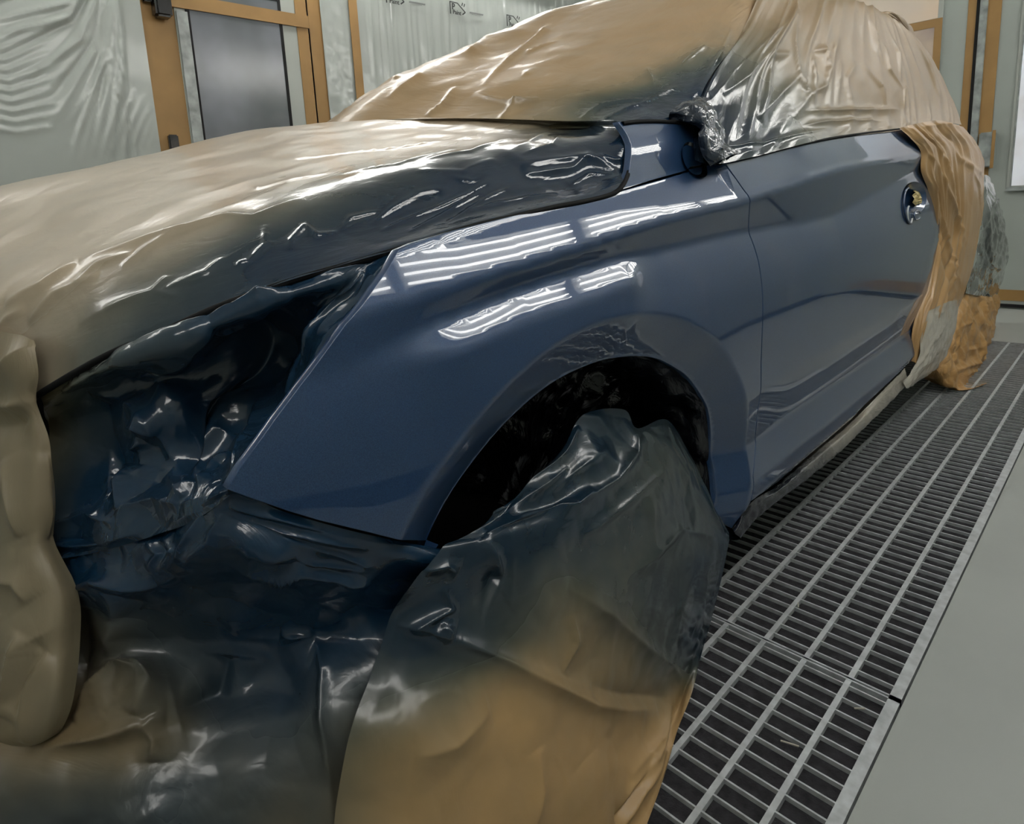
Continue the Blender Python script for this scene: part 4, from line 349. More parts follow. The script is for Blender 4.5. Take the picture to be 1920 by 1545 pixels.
 'rear_wheel_bag': [[0.02,0.015,[[4.4417,0.6423,0.3979],[4.4115,0.5935,0.2222],[4.2047,0.5698,0.0472],[4.0296,0.5585,-0.033]]],[0.02,0.012,[[3.4228,0.5936,0.0919],[3.7288,0.5569,0.0718],[4.5328,0.5821,-0.0503]]],[0.015,0.01,[[3.4565,0.5988,0.058],[3.8681,0.5539,0.0162],[4.8491,0.6049,-0.1834]]],[0.015,0.01,[[3.9289,0.6234,0.3733],[3.7247,0.6128,0.2812],[3.6985,0.5772,0.1853],[3.8048,0.5557,0.0485]]],[-0.02,0.02,[[3.7128,0.5866,0.228],[3.5492,0.572,0.1367]]],[0.015,0.01,[[3.8845,0.5846,0.2848],[4.8779,0.6111,0.0448]]],[0.015,0.01,[[3.8702,0.5654,0.1265],[4.9454,0.6133,-0.0366]]],[0.015,0.01,[[3.7387,0.5992,0.268],[3.9863,0.5782,0.2541]]]],
 'tail_lamp_film': [[0.012,0.008,[[4.3229,0.6083,0.9445],[4.5562,0.5849,0.7233],[4.8959,0.5936,0.5331]]],[0.012,0.006,[[4.2524,0.5853,0.5987],[4.4337,0.575,0.554],[4.8959,0.5936,0.5331]]],[-0.012,0.01,[[4.5013,0.5796,0.6835],[4.6836,0.5831,0.6035]]],[0.012,0.006,[[4.2617,0.5858,0.6319],[4.479,0.5792,0.4835],[5.5426,0.6493,0.3359]]],[0.01,0.006,[[4.2752,0.5864,0.4421],[4.363,0.5771,0.5582]]]],
 'sill_film': [[0.008,0.006,[[2.8793,0.5659,0.4569],[3.1452,0.5526,0.4497]]],[0.008,0.006,[[2.9764,0.5518,0.3431],[3.3484,0.5603,0.4046]]],[0.008,0.006,[[2.806,0.5645,0.2798],[3.0496,0.5496,0.3832]]]]
}
OUTLINE = {
 'fender': [[0.206,0.7316],[0.2192,0.7487],[0.2604,0.7905],[0.3039,0.8307],[0.3486,0.8773],[0.3909,0.9085],[0.42,0.9293],[0.4442,0.9489],[0.4689,0.9552],[0.5404,0.9659],[0.6545,0.9791],[0.748,0.9884],[0.8215,0.9944],[0.8836,0.9999],[0.9067,1.0037],[1.0178,1.0176],[1.162,1.0347],[1.1833,1.0421],[1.2559,1.0493],[1.2799,1.0519],[1.3067,1.0202],[1.3308,0.9856],[1.3375,0.9651],[1.3735,0.9096],[1.3784,0.8752],[1.3811,0.8398],[1.3777,0.7931],[1.3743,0.7569],[1.3703,0.7098],[1.3665,0.613],[1.3716,0.4977],[1.3872,0.413],[1.3414,0.3501],[1.3315,0.2925],[1.3041,0.269],[1.2887,0.2373],[1.2319,0.2863],[1.2371,0.3038],[1.2417,0.3201],[1.2456,0.3354],[1.2488,0.3495],[1.2512,0.3625],[1.2528,0.3759],[1.2534,0.3896],[1.2531,0.4037],[1.2519,0.4183],[1.2498,0.4327],[1.2468,0.4471],[1.2429,0.4614],[1.2381,0.4756],[1.2326,0.4896],[1.2264,0.5034],[1.2194,0.5169],[1.2116,0.5301],[1.2031,0.543],[1.1939,0.5555],[1.1839,0.5676],[1.1731,0.5794],[1.1621,0.5909],[1.1509,0.6021],[1.1394,0.6131],[1.1276,0.6239],[1.1152,0.6339],[1.1021,0.6433],[1.0882,0.652],[1.0737,0.66],[1.0596,0.6676],[1.0459,0.6749],[1.0325,0.6817],[1.0195,0.6883],[1.0061,0.6943],[0.9922,0.6997],[0.9779,0.7047],[0.9631,0.7092],[0.9456,0.7137],[0.9252,0.7181],[0.902,0.7224],[0.876,0.7266],[0.8508,0.7297],[0.8263,0.7316],[0.8025,0.7322],[0.7795,0.7318],[0.7588,0.7309],[0.7404,0.7296],[0.7244,0.728],[0.7106,0.726],[0.697,0.7236],[0.6835,0.7207],[0.6701,0.7174],[0.6569,0.7136],[0.6437,0.7095],[0.6306,0.705],[0.6175,0.7001],[0.6045,0.6949],[0.5917,0.6893],[0.5792,0.6833],[0.567,0.6769],[0.555,0.6701],[0.5424,0.6626],[0.5293,0.6542],[0.5156,0.645],[0.5014,0.635],[0.4878,0.6239],[0.4749,0.6118],[0.4627,0.5986],[0.4512,0.5844],[0.4405,0.5679],[0.4305,0.5491],[0.4213,0.5281],[0.4556,0.5641],[0.3952,0.6051],[0.3317,0.6454],[0.2896,0.6712],[0.2584,0.6925],[0.2272,0.7157]],
 'cowl_panel': [[0.9067,1.0067],[0.9396,1.0184],[0.9647,1.0405],[0.9819,1.0651],[0.9997,1.0898],[1.0037,1.105],[1.0034,1.1193],[1.002,1.1317],[1.1113,1.1396],[1.2509,1.1386],[1.2792,1.1323],[1.295,1.1043],[1.2872,1.0714],[1.3074,1.0566],[1.2575,1.0545],[1.1859,1.0483],[1.163,1.0409],[1.0203,1.0235]],
 'front_door': [[1.3375,0.2925],[1.3474,0.3501],[1.3932,0.413],[1.3776,0.4977],[1.3725,0.613],[1.3763,0.7098],[1.3803,0.7569],[1.3837,0.7931],[1.3871,0.8398],[1.3844,0.8752],[1.3795,0.9096],[1.3435,0.9651],[1.3368,0.9856],[1.3127,1.0202],[1.2886,1.053],[1.4341,1.0706],[1.5393,1.0839],[1.8688,1.1195],[2.2003,1.1461],[2.6215,1.1749],[2.75,1.17],[3.02,1.13],[3.06,0.95],[3.08,0.78],[3.02,0.6],[2.96,0.45],[2.9,0.33],[2.7509,0.3137],[2.5686,0.3037],[2.366,0.2965],[2.1885,0.2895],[2.0822,0.274],[1.8946,0.2705],[1.6931,0.2706],[1.5268,0.2663],[1.3408,0.2926]]
}
SEALS = {"windscreen_seal": [[1.0085, 0.6801, 1.1288], [1.0532, 0.6818, 1.1338], [1.1087, 0.6817, 1.1373], [1.1653, 0.6802, 1.1385], [1.2243, 0.678, 1.1387], [1.2803, 0.6697, 1.1335]], "hood_seal": [[0.0947, 0.925, 0.794], [0.1065, 0.9, 0.8059], [0.1322, 0.855, 0.8293], [0.1593, 0.812, 0.8511], [0.1885, 0.775, 0.8689], [0.2175, 0.742, 0.8833], [0.2555, 0.71, 0.9014], [0.3011, 0.682, 0.917], [0.3402, 0.666, 0.927], [0.3821, 0.652, 0.9352], [0.4565, 0.637, 0.9489], [0.4971, 0.632, 0.9561], [0.547, 0.63, 0.9647], [0.5987, 0.628, 0.972], [0.6567, 0.627, 0.9782], [0.7454, 0.622, 0.9877], [0.8175, 0.62, 0.9936], [0.8802, 0.62, 1.0008], [0.9113, 0.62, 1.0096], [0.9506, 0.632, 1.0275], [0.9778, 0.643, 1.0493], [1.0076, 0.662, 1.086], [1.0159, 0.675, 1.1114], [1.0129, 0.69, 1.1322]], "belt_seal": [[1.2827, 0.6301, 1.052], [1.3304, 0.6135, 1.0594], [1.4266, 0.6131, 1.0691], [1.6154, 0.6133, 1.091], [1.8577, 0.6126, 1.116], [2.1862, 0.614, 1.142], [2.5777, 0.6168, 1.1691]], "mirror": [1.1977, 0.6434, 1.0615]}

# ------------------------------------------------------------------ sheet maker
def hash3(i, j, k, s):
    h = (i * 374761393 + j * 668265263 + k * 2147483647 + s * 974634541) & 0xFFFFFFFF
    h = ((h ^ (h >> 13)) * 1274126177) & 0xFFFFFFFF
    h = (h ^ (h >> 16)) & 0xFFFFFFFF
    return h / 4294967295.0
def vnoise(P, seed=0):
    I = np.floor(P).astype(np.int64); f = P - I; u = f * f * (3 - 2 * f)
    out = 0
    for a in (0, 1):
        for b in (0, 1):
            for c in (0, 1):
                w = (u[:, 0] if a else 1 - u[:, 0]) * (u[:, 1] if b else 1 - u[:, 1]) * (u[:, 2] if c else 1 - u[:, 2])
                out = out + w * hash3(I[:, 0] + a, I[:, 1] + b, I[:, 2] + c, seed)
    return out * 2 - 1
def facets(P, seed=0):
    """crumpled-paper relief: every cell carries a tilted plane, the highest of the nearby planes wins"""
    I = np.floor(P).astype(np.int64)
    best = np.full(len(P), -1e9); second = np.full(len(P), -1e9)
    for a in (-1, 0, 1):
        for b in (-1, 0, 1):
            for c in (-1, 0, 1):
                J = I + np.array([a, b, c])
                r = [hash3(J[:, 0], J[:, 1], J[:, 2], seed + q) for q in range(4)]
                C = J + np.stack(r[:3], 1)
                d = np.linalg.norm(P - C, axis=1)
                v = -d + .35 * r[3]
                second = np.maximum(second, np.minimum(v, best)); best = np.maximum(best, v)
    return best - second, best
def crspline(P, n):
    P = np.asarray(P, float); k = len(P)
    t = np.linspace(0, k - 1, n); i = np.clip(t.astype(int), 0, k - 2); u = (t - i)
    u = u.reshape((-1,) + (1,) * (P.ndim - 1))
    p0 = np.where((i > 0).reshape(u.shape), P[np.maximum(i - 1, 0)], 2 * P[i] - P[i + 1])
    p3 = np.where((i < k - 2).reshape(u.shape), P[np.minimum(i + 2, k - 1)], 2 * P[i + 1] - P[i])
    p1, p2 = P[i], P[i + 1]
    return .5 * (2 * p1 + (p2 - p0) * u + (2 * p0 - 5 * p1 + 4 * p2 - p3) * u * u + (3 * p1 - p0 - 3 * p2 + p3) * u ** 3)
def polyline_dist(P, poly):
    best = np.full(len(P), 1e9); tt = np.zeros(len(P)); n = len(poly) - 1
    for s in range(n):
        a, b = np.array(poly[s]), np.array(poly[s + 1]); d = b - a; L = d @ d + 1e-12
        t = np.clip(((P - a) @ d) / L, 0, 1)
        q = np.linalg.norm(P - (a + t[:, None] * d), axis=1)
        m = q < best
        best = np.where(m, q, best); tt = np.where(m, (s + t) / n, tt)
    return best, tt
def make_sheet(name, mat, nu, nv, crumple=(), ridged=(), streaks=(), pin=(0, 0, 0, 0), toward=(0, -1, .4), seed=1, parent=None, label=None, cat=None, key=None, thick=0.0):
    """key grid -> dense sheet; crumple=((amp, cell), ...), ridged=((amp, wavelength), ...), streaks=((amp, n_across, n_along), ...)
       pin: width of the border (fractions of the sheet: v0, v1, u0, u1) kept flat"""
    G = np.array(PATCH[key or name])
    D = crspline(G, nv); D = crspline(D.transpose(1, 0, 2), nu).transpose(1, 0, 2)
    P = D[..., :3].reshape(-1, 3).copy(); W = np.clip(D[..., 3].reshape(-1), 0, 1)
    def normals(Q):
        A = Q.reshape(nv, nu, 3)
        n = np.cross(np.gradient(A, axis=1), np.gradient(A, axis=0)).reshape(-1, 3)
        n /= np.linalg.norm(n, axis=1)[:, None] + 1e-12
        return n
    N = normals(P)
    if (N @ np.array(toward)).sum() < 0: N = -N; flip = True
    else: flip = False
    v, u = np.meshgrid(np.linspace(0, 1, nv), np.linspace(0, 1, nu), indexing='ij'); u = u.ravel(); v = v.ravel()
    keep = np.ones(len(P))
    for wd, q in ((pin[0], v), (pin[1], 1 - v), (pin[2], u), (pin[3], 1 - u)):
        if wd: keep *= np.clip(q / wd, 0, 1)
    H = np.zeros(len(P))
    for amp, cell in crumple:
        e, b = facets(P / cell + 7.3 * seed, seed)
        H += amp * (b - b.mean()) * 1.6
    for amp, wl in ridged:
        Q = P / wl
        Q = Q + .5 * np.stack([vnoise(Q * .7 + 11, seed + 3), vnoise(Q * .7 + 23, seed + 4), vnoise(Q * .7 + 31, seed + 5)], 1)
        H += amp * (1 - 2 * np.abs(vnoise(Q, seed + 9)))
    for amp, na, nl in streaks:
        Q = np.stack([u * na + .6 * vnoise(np.stack([u * 3, v * 2, 0 * u], 1), seed + 6), v * nl, 0 * u + seed], 1)
        H += amp * (1 - 2 * np.abs(vnoise(Q, seed + 12)))
    P0 = P.copy()
    for h, w, poly in RIDGE.get(key or name, []):
        d, t = polyline_dist(P0, poly)
        H += h * np.exp(-(d / w) ** 1.05) * np.sin(np.clip(t, .0, 1.) * math.pi) ** .6
    P = P + N * (H * keep)[:, None]
    idx = np.arange(nu * nv).reshape(nv, nu)
    a, b, c, d = idx[:-1, :-1].ravel(), idx[:-1, 1:].ravel(), idx[1:, 1:].ravel(), idx[1:, :-1].ravel()
    F = np.stack([a, d, c, b], 1) if not flip else np.stack([a, b, c, d], 1)
    o = mesh_np(name, P, F, mat, parent)
    me = o.data
    at = me.attributes.new('spray_reflect', 'FLOAT', 'POINT'); at.data.foreach_set('value', W.astype(np.float32))
    uvl = me.uv_layers.new(name='UVMap')
    Lu = np.linalg.norm(np.diff(D[nv // 2, :, :3], axis=0), axis=1).sum(); Lv = np.linalg.norm(np.diff(D[:, nu // 2, :3], axis=0), axis=1).sum()
    li = np.empty(len(me.loops), dtype=np.int32); me.loops.foreach_get('vertex_index', li)
    uvl.data.foreach_set('uv', np.stack([u[li] * Lu, v[li] * Lv], 1).astype(np.float32).ravel())
    if label: tag(o, label, cat)
    return o

# ------------------------------------------------------------------ booth shell
WL, WE, WN, WF, CEIL = 3.62, 5.99, -.85, -2.4, 3.15    # far side wall, end wall, near wall, front wall, ceiling
struct(box_obj('floor', [(WF, WE, WN, .245, -.12, 0), (4.77, WE, .245, WL, -.12, 0), (WF, 4.77, 2.70, WL, -.12, 0), (WF, -1.0, .245, 2.7, -.12, 0)], M['floor']))
struct(box_obj('floor_pit', [(-1.0, 4.77, .245, 2.70, -.14, -.0195)], M['pit']))
struct(box_obj('ceiling', [(WF, WE, WN, WL, CEIL, CEIL + .08)], M['ceil']))
struct(box_obj('wall_left', [(WF, WE, WL, WL + .1, 0, CEIL)], M['wall']))
struct(box_obj('wall_right', [(WF, WE, WN - .1, WN, 0, CEIL)], M['wall']))
struct(box_obj('wall_end', [(WE, WE + .1, WN, WL, 0, CEIL)], M['wall']))
struct(box_obj('wall_front', [(WF - .1, WF, WN, WL, 0, CEIL)], M['wall']))
struct(box_obj('baseboard_right', [(WF, WE, WN, WN + .012, .0, .10)], M['gap']))
for k in range(7):
    struct(box_obj('trim_%d' % (k + 1), [(-2.0 + 1.2 * k, -1.985 + 1.2 * k, WN, WN + .014, .10, CEIL)], M['housing']))

# lamps: angled boxes along both upper corners, four tubes each
def lamp(name, x0, x1, y, z, ang, label, group):
    r = empty(name, ((x0 + x1) / 2, y, z), label, 'light fixture', group)
    ca, sa = math.cos(ang), math.sin(ang)
    ex, ez = Vector((0, ca, sa)), Vector((0, -sa, ca))       # across, and out of the lamp's back
    L = (x1 - x0) / 2
    bm = bmesh.new()
    prof = [(-.25, -.02), (-.22, .05), (.22, .05), (.25, -.02), (.235, -.02), (.21, .035), (-.21, .035), (-.235, -.02)]
    rings = []
    for sx in (-L, L):
        rings.append([bm.verts.new(Vector((sx, 0, 0)) + ex * a + ez * b) for a, b in prof])
    n = len(prof)
    for i in range(n):
        bm.faces.new((rings[0][i], rings[0][(i + 1) % n], rings[1][(i + 1) % n], rings[1][i]))
    for rg in rings:
        bm.faces.new((rg[0], rg[1], rg[6], rg[7])); bm.faces.new((rg[1], rg[2], rg[5], rg[6])); bm.faces.new((rg[2], rg[3], rg[4], rg[5]))
    bmesh.ops.recalc_face_normals(bm, faces=bm.faces)
    me = bpy.data.meshes.new('housing'); bm.to_mesh(me); bm.free()
    link('housing', me, M['housing'], r, False, r.location)
    for q in range(4):
        c = ex * (-.159 + .106 * q)
        bm = bmesh.new()
        bmesh.ops.create_cone(bm, cap_ends=True, segments=10, radius1=.014, radius2=.014, depth=2 * L - .08)
        bmesh.ops.rotate(bm, verts=bm.verts, matrix=Matrix.Rotation(math.pi / 2, 3, 'Y'))
        bmesh.ops.translate(bm, verts=bm.verts, vec=c)
        me = bpy.data.meshes.new('tube'); bm.to_mesh(me); bm.free()
        link('tube', me, M['tube'], r, True, r.location)
    return r
for k, (x0, x1) in enumerate(((-2.05, -.45), (-.35, 1.25), (1.35, 2.95), (3.05, 4.65), (4.75, 5.93))):
    lamp('light_fixture', x0, x1, -.55, 2.75, math.radians(45), 'angled four tube lamp over the near wall, number %s from the front' % ('one', 'two', 'three', 'four', 'five')[k], 'lamps along the near wall')
    lamp('light_fixture', x0, x1, 3.32, 2.90, math.radians(-45), 'angled four tube lamp over the far wall, number %s from the front' % ('one', 'two', 'three', 'four', 'five')[k], 'lamps along the far wall')

# ------------------------------------------------------------------ floor grates
def grate(name, x0, x1, label, phase):
    bm = bmesh.new()
    y0, y1 = .249, 2.69
    B = [(x0, x1, y0, y0 + .020, -.019, 0), (x0, x1, y1 - .02, y1, -.019, 0), (x0, x0 + .004, y0, y1, -.019, 0), (x1 - .004, x1, y0, y1, -.019, 0)]
    y = .338
    while y < y1 - .03:
        B.append((x0, x1, y - .0052, y + .0052, -.012, -.0005)); y += .0856
    x = phase
    while x < x1 - .01:
        if x > x0 + .01: B.append((x - .0017, x + .0017, y0, y1, -.010, -.001))
        x += .0405
    boxes(bm, B)
    me = bpy.data.meshes.new(name); bm.to_mesh(me); bm.free()
    return tag(link(name, me, M['grate'], None, False), label, 'floor grate', 'steel grates over the pit')
grate('floor_grate', -.99, 1.279, 'galvanised steel floor grate nearest the viewer, in front of the crosswise joint', -.967)
grate('floor_grate', 1.284, 4.762, 'long galvanised steel floor grate beyond the crosswise joint, reaching under the rear wheel', 1.318)
for i, (x, y, a, L) in enumerate(((1.04, .365, 1.9, .03), (1.45, .50, .4, .018), (1.21, .30, 2.3, .02))):
    bm = bmesh.new(); boxes(bm, [(-L / 2, L / 2, -.0012, .0012, 0, .0022)])
    me = bpy.data.meshes.new('straw'); bm.to_mesh(me); bm.free()
    o = link('straw_scrap', me, M['scrap'], None, False, (x, y, .0)); o.rotation_euler = (0, 0, a)
    tag(o, ('pale straw scrap lying on the front grate, longest of three', 'pale scrap on the rear grate just past the joint', 'short pale scrap on the front grate near the floor edge')[i], 'scrap', 'scraps on the grate')

# ------------------------------------------------------------------ far side wall: door, tapes, plastic
Y0 = WL
def strip(x0, x1, z0, z1, label, y=Y0, t=.004, name='masking_tape', mat='tape', cat='masking tape', grp='brown paper tapes on the far wall'):
    o = box_obj(name, [(x0, x1, y - t, y, z0, z1)], M[mat], None, .0008)
    return tag(o, label, cat, grp)
d = struct(box_obj('door_1', [(1.27, 2.05, Y0 - .012, Y0, .02, 2.9)], M['wallwhite']))
box_obj('window_frame', [(1.325, 1.875, Y0 - .020, Y0 - .012, .95, 1.0), (1.325, 1.345, Y0 - .020, Y0 - .012, 1.0, 2.28), (1.855, 1.873, Y0 - .020, Y0 - .012, 1.0, 2.24), (1.345, 1.855, Y0 - .020, Y0 - .012, 2.225, 2.245)], M['gap'], d)
box_obj('window_pane', [(1.345, 1.855, Y0 - .017, Y0 - .0125, 1.0, 2.225)], M['darkglass'], d)
strip(1.275, 1.332, .9, 2.085, 'crinkled clear film strip beside the door window', Y0 - .020, .006, 'film_strip', 'postfilm', 'plastic film', 'film strips on the far wall')
strip(1.096, 1.158, .6, 2.7, 'brown tape holding the plastic sheet, left of the black latch', Y0 - .004)
strip(1.152, 1.276, .6, 2.7, 'wide brown tape under the black latch', Y0 - .001)
strip(1.24, 2.045, 2.10, 2.172, 'horizontal brown tape across the top of the dark window', Y0 - .021)
strip(1.966, 2.040, .7, 2.8, 'upright brown tape on the door side of the black gap', Y0 - .013)
struct(box_obj('trim_8', [(2.041, 2.052, Y0 - .012, Y0, .5, 2.85)], M['gap']))
strip(2.053, 2.142, .7, 2.8, 'upright brown tape on the wall side of the black gap', Y0 - .006)
strip(2.333, 2.395, .7, 2.8, 'narrow upright brown tape between two hanging plastic films', Y0 - .03)
latch = empty('door_latch', (1.198, Y0 - .006, 2.09), 'glossy black latch block on the brown tape at the top', 'latch')
box_obj('latch_body', [(1.158, 1.24, Y0 - .085, Y0 - .0065, 2.03, 2.28)], M['black'], latch, .012)
box_obj('latch_tongue', [(1.115, 1.162, Y0 - .05, Y0 - .0085, 2.10, 2.135)], M['black'], latch, .006)
box_obj('door_hinge', [(1.150, 1.20, Y0 - .03, Y0 - .0055, 1.30, 1.45)], M['black'], d, .006)

def wall_sheet(name, x0, x1, z0, z1, y, label, streaks, ridges_, seed, mat='wallfilm', nu=150, nv=150, crumple=()):
    PATCH[name + label] = [[[x0 + (x1 - x0) * i / 3, y, z1 + (z0 - z1) * j / 3, 0] for i in range(4)] for j in range(4)]
    RIDGE[name + label] = ridges_
    o = make_sheet(name, M[mat], nu, nv, crumple=crumple, streaks=streaks, toward=(0, -1, 0), seed=seed, key=name + label, pin=(.02, .02, .03, .03))
    return tag(o, label, 'plastic sheet', 'clear plastic sheets on the far wall')
fan = []
rnd = random.Random(5)
for k in range(26):
    t = k / 25
    a = (1.06 - .10 * rnd.random(), 2.25 + .25 * rnd.random())
    e = (.35 + .55 * t + .05 * rnd.random(), 2.12 - 1.05 * t + .08 * rnd.random() - .1)
    m_ = ((a[0] + e[0]) / 2 + .03, (a[1] + e[1]) / 2 - .05 - .06 * rnd.random())
    fan.append([(.006 + .006 * rnd.random()) * (1 if k % 3 else -1), .010 + .008 * rnd.random(), [[a[0], Y0 - .02, a[1]], [m_[0], Y0 - .02, m_[1]], [e[0], Y0 - .02, e[1]]]])
for k in range(10):
    z = 1.45 + .045 * k
    fan.append([.005, .010, [[.3, Y0 - .02, z + .03], [.5, Y0 - .02, z - .01], [.68, Y0 - .02, z + .03 + .01 * k]]])
for k in range(9):
    x = .72 + .045 * k
    fan.append([.006, .009, [[x + .12, Y0 - .02, 1.75 - .02 * k], [x + .05, Y0 - .02, 1.52], [x - .03, Y0 - .02, 1.30 + .01 * k]]])
wall_sheet('plastic_sheet', -2.3, 1.105, .5, 2.9, Y0 - .02, 'large clear plastic sheet fanned with creases, left of the brown tapes', (), fan, 3, nu=340, nv=240)
wall_sheet('plastic_sheet', 2.135, 2.345, .7, 2.85, Y0 - .018, 'narrow plastic film between two upright brown tapes', ((.004, 3, 2),), [], 8, nu=50, nv=120, crumple=((.004, .07),))
big = wall_sheet('plastic_sheet', 2.38, 5.9, .6, 2.9, Y0 - .02, 'wide plastic sheet with printed black logos behind the windscreen', ((.006, 60, 2.5), (.004, 130, 3)), [], 11, nu=320, nv=100, crumple=((.005, .16),))

# prints on the wide sheet
def text_mesh(name, s, size, x, z, mat, parent, shear=0.0, bold=.02, y=Y0 - .047):
    cu = bpy.data.curves.new(name, 'FONT'); cu.body = s; cu.size = size; cu.extrude = .0006; cu.shear = shear; cu.offset = size * bold
    t = bpy.data.objects.new(name, cu); COL.objects.link(t)
    dg = bpy.context.evaluated_depsgraph_get()
    me = bpy.data.meshes.new_from_object(t.evaluated_get(dg))
    bpy.data.objects.remove(t)
    o = link(name, me, mat, parent, False)
    o.matrix_local = Matrix.Translation((x, y, z)) @ Matrix.Rotation(math.pi / 2, 4, 'X')
    return o
for (x, z) in ((2.615, 2.335), (3.172, 2.352), (3.757, 2.350)):
    text_mesh('print_letters', 'Paint', .040, x + .028, z + .004, M['ink'], big)
    text_mesh('print_letters', 'P', .058, x + .020, z + .034, M['ink'], big, 0, .03)
    bm = bmesh.new(); boxes(bm, [(x, x + .009, Y0 - .0475, Y0 - .0465, z, z + .085), (x, x + .075, Y0 - .0475, Y0 - .0465, z + .078, z + .085)])
    # sloping strokes of the emblem
    for (ax, az, bx, bz) in ((x + .075, z + .082, x + .15, z + .028), (x + .118, z + .070, x + .128, z + .092), (x + .138, z + .066, x + .148, z + .088), (x + .12, z + .010, x + .15, z + .030)):
        dx, dz = bx - ax, bz - az; l = math.hypot(dx, dz); nx, nz = -dz / l * .0045, dx / l * .0045
        q = [bm.verts.new((ax + s * nx + t * dx, Y0 - .047, az + s * nz + t * dz)) for s, t in ((1, 0), (1, 1), (-1, 1), (-1, 0))]
        bm.faces.new(q)
    me = bpy.data.meshes.new('print_emblem'); bm.to_mesh(me); bm.free()
    link('print_emblem', me, M['ink'], big, False)
    bm = bmesh.new()     # a smeared, unreadable line of print
    for (ax, bx, az, bz) in ((.19, .33, .030, .045), (.21, .30, .024, .030), (.24, .335, .045, .049)):
        bm.faces.new([bm.verts.new((x + a, Y0 - .047, z + c)) for a, c in ((ax, az), (bx, az + .004), (bx + .004, bz), (ax + .004, bz - .003))])
    me = bpy.data.meshes.new('print_smear'); bm.to_mesh(me); bm.free()
    link('print_smear', me, M['ink2'], big, False)

# ------------------------------------------------------------------ end wall
XE = WE
def estrip(y0, y1, z0, z1, label, x=XE, t=.004, name='masking_tape', mat='tape', cat='masking tape', grp='brown paper tapes on the end wall'):
    o = box_obj(name, [(x - t, x, y0, y1, z0, z1)], M[mat], None, .0008)
    return tag(o, label, cat, grp)
w = struct(box_obj('window_1', [(XE - .010, XE, 1.19, 2.3, 1.25, 2.75)], M['wallwhite']))
box_obj('window_pane', [(XE - .014, XE - .0102, 1.222, 2.25, 2.175, 2.72)], M['pinkpaper'], w)
box_obj('window_pane', [(XE - .014, XE - .0102, 1.235, 2.25, 1.30, 2.115)], M['pinkglass'], w)
estrip(1.19, 2.25, 2.113, 2.172, 'level brown tape between the two pink window panes', XE - .0145)
estrip(1.19, 1.238, 1.2, 2.113, 'upright brown tape at the edge of the lower pink pane', XE - .0145)
estrip(.992, 1.042, .3, 2.85, 'thin upright brown tape left of the black gap', XE - .001)
struct(box_obj('trim_9', [(XE - .012, XE, .972, .991, .1, 2.9)], M['gap']))
o = box_obj('door_post', [(XE - .02, XE, .925, .971, .1, 2.9)], M['postfilm'], None, .004); tag(o, 'film wrapped grey door post right of the black gap', 'door post')
estrip(.848, .926, .62, 2.85, 'wide upright brown tape beside the wrapped post', XE - .001, .006)
lb = empty('lock_box', (XE - .007, .865, 1.17), 'grey lock box on the brown tape above the tail', 'lock')
box_obj('lock_body', [(XE - .06, XE - .0075, .82, .912, 1.05, 1.30)], M['postfilm'], lb, .008)
box_obj('lock_tape', [(XE - .064, XE - .061, .815, .835, 1.04, 1.31)], M['tape'], lb, .001)
w = struct(box_obj('window_2', [(XE - .012, XE, -.3, .735, .88, 2.7)], M['wallwhite']))
box_obj('window_pane', [(XE - .018, XE - .0125, -.27, .708, .905, 2.68)], M['brightglass'], w)
box_obj('window_rim', [(XE - .020, XE - .0125, .708, .716, .895, 2.69), (XE - .030, XE - .0125, -.28, .735, .868, .895)], M['postfilm'], w)
estrip(-.6, .93, .06, .142, 'low level brown tape along the foot of the end wall', XE - .001)
struct(box_obj('baseboard_end', [(XE - .02, XE, WN, 3.6, .012, .035)], M['gap']))

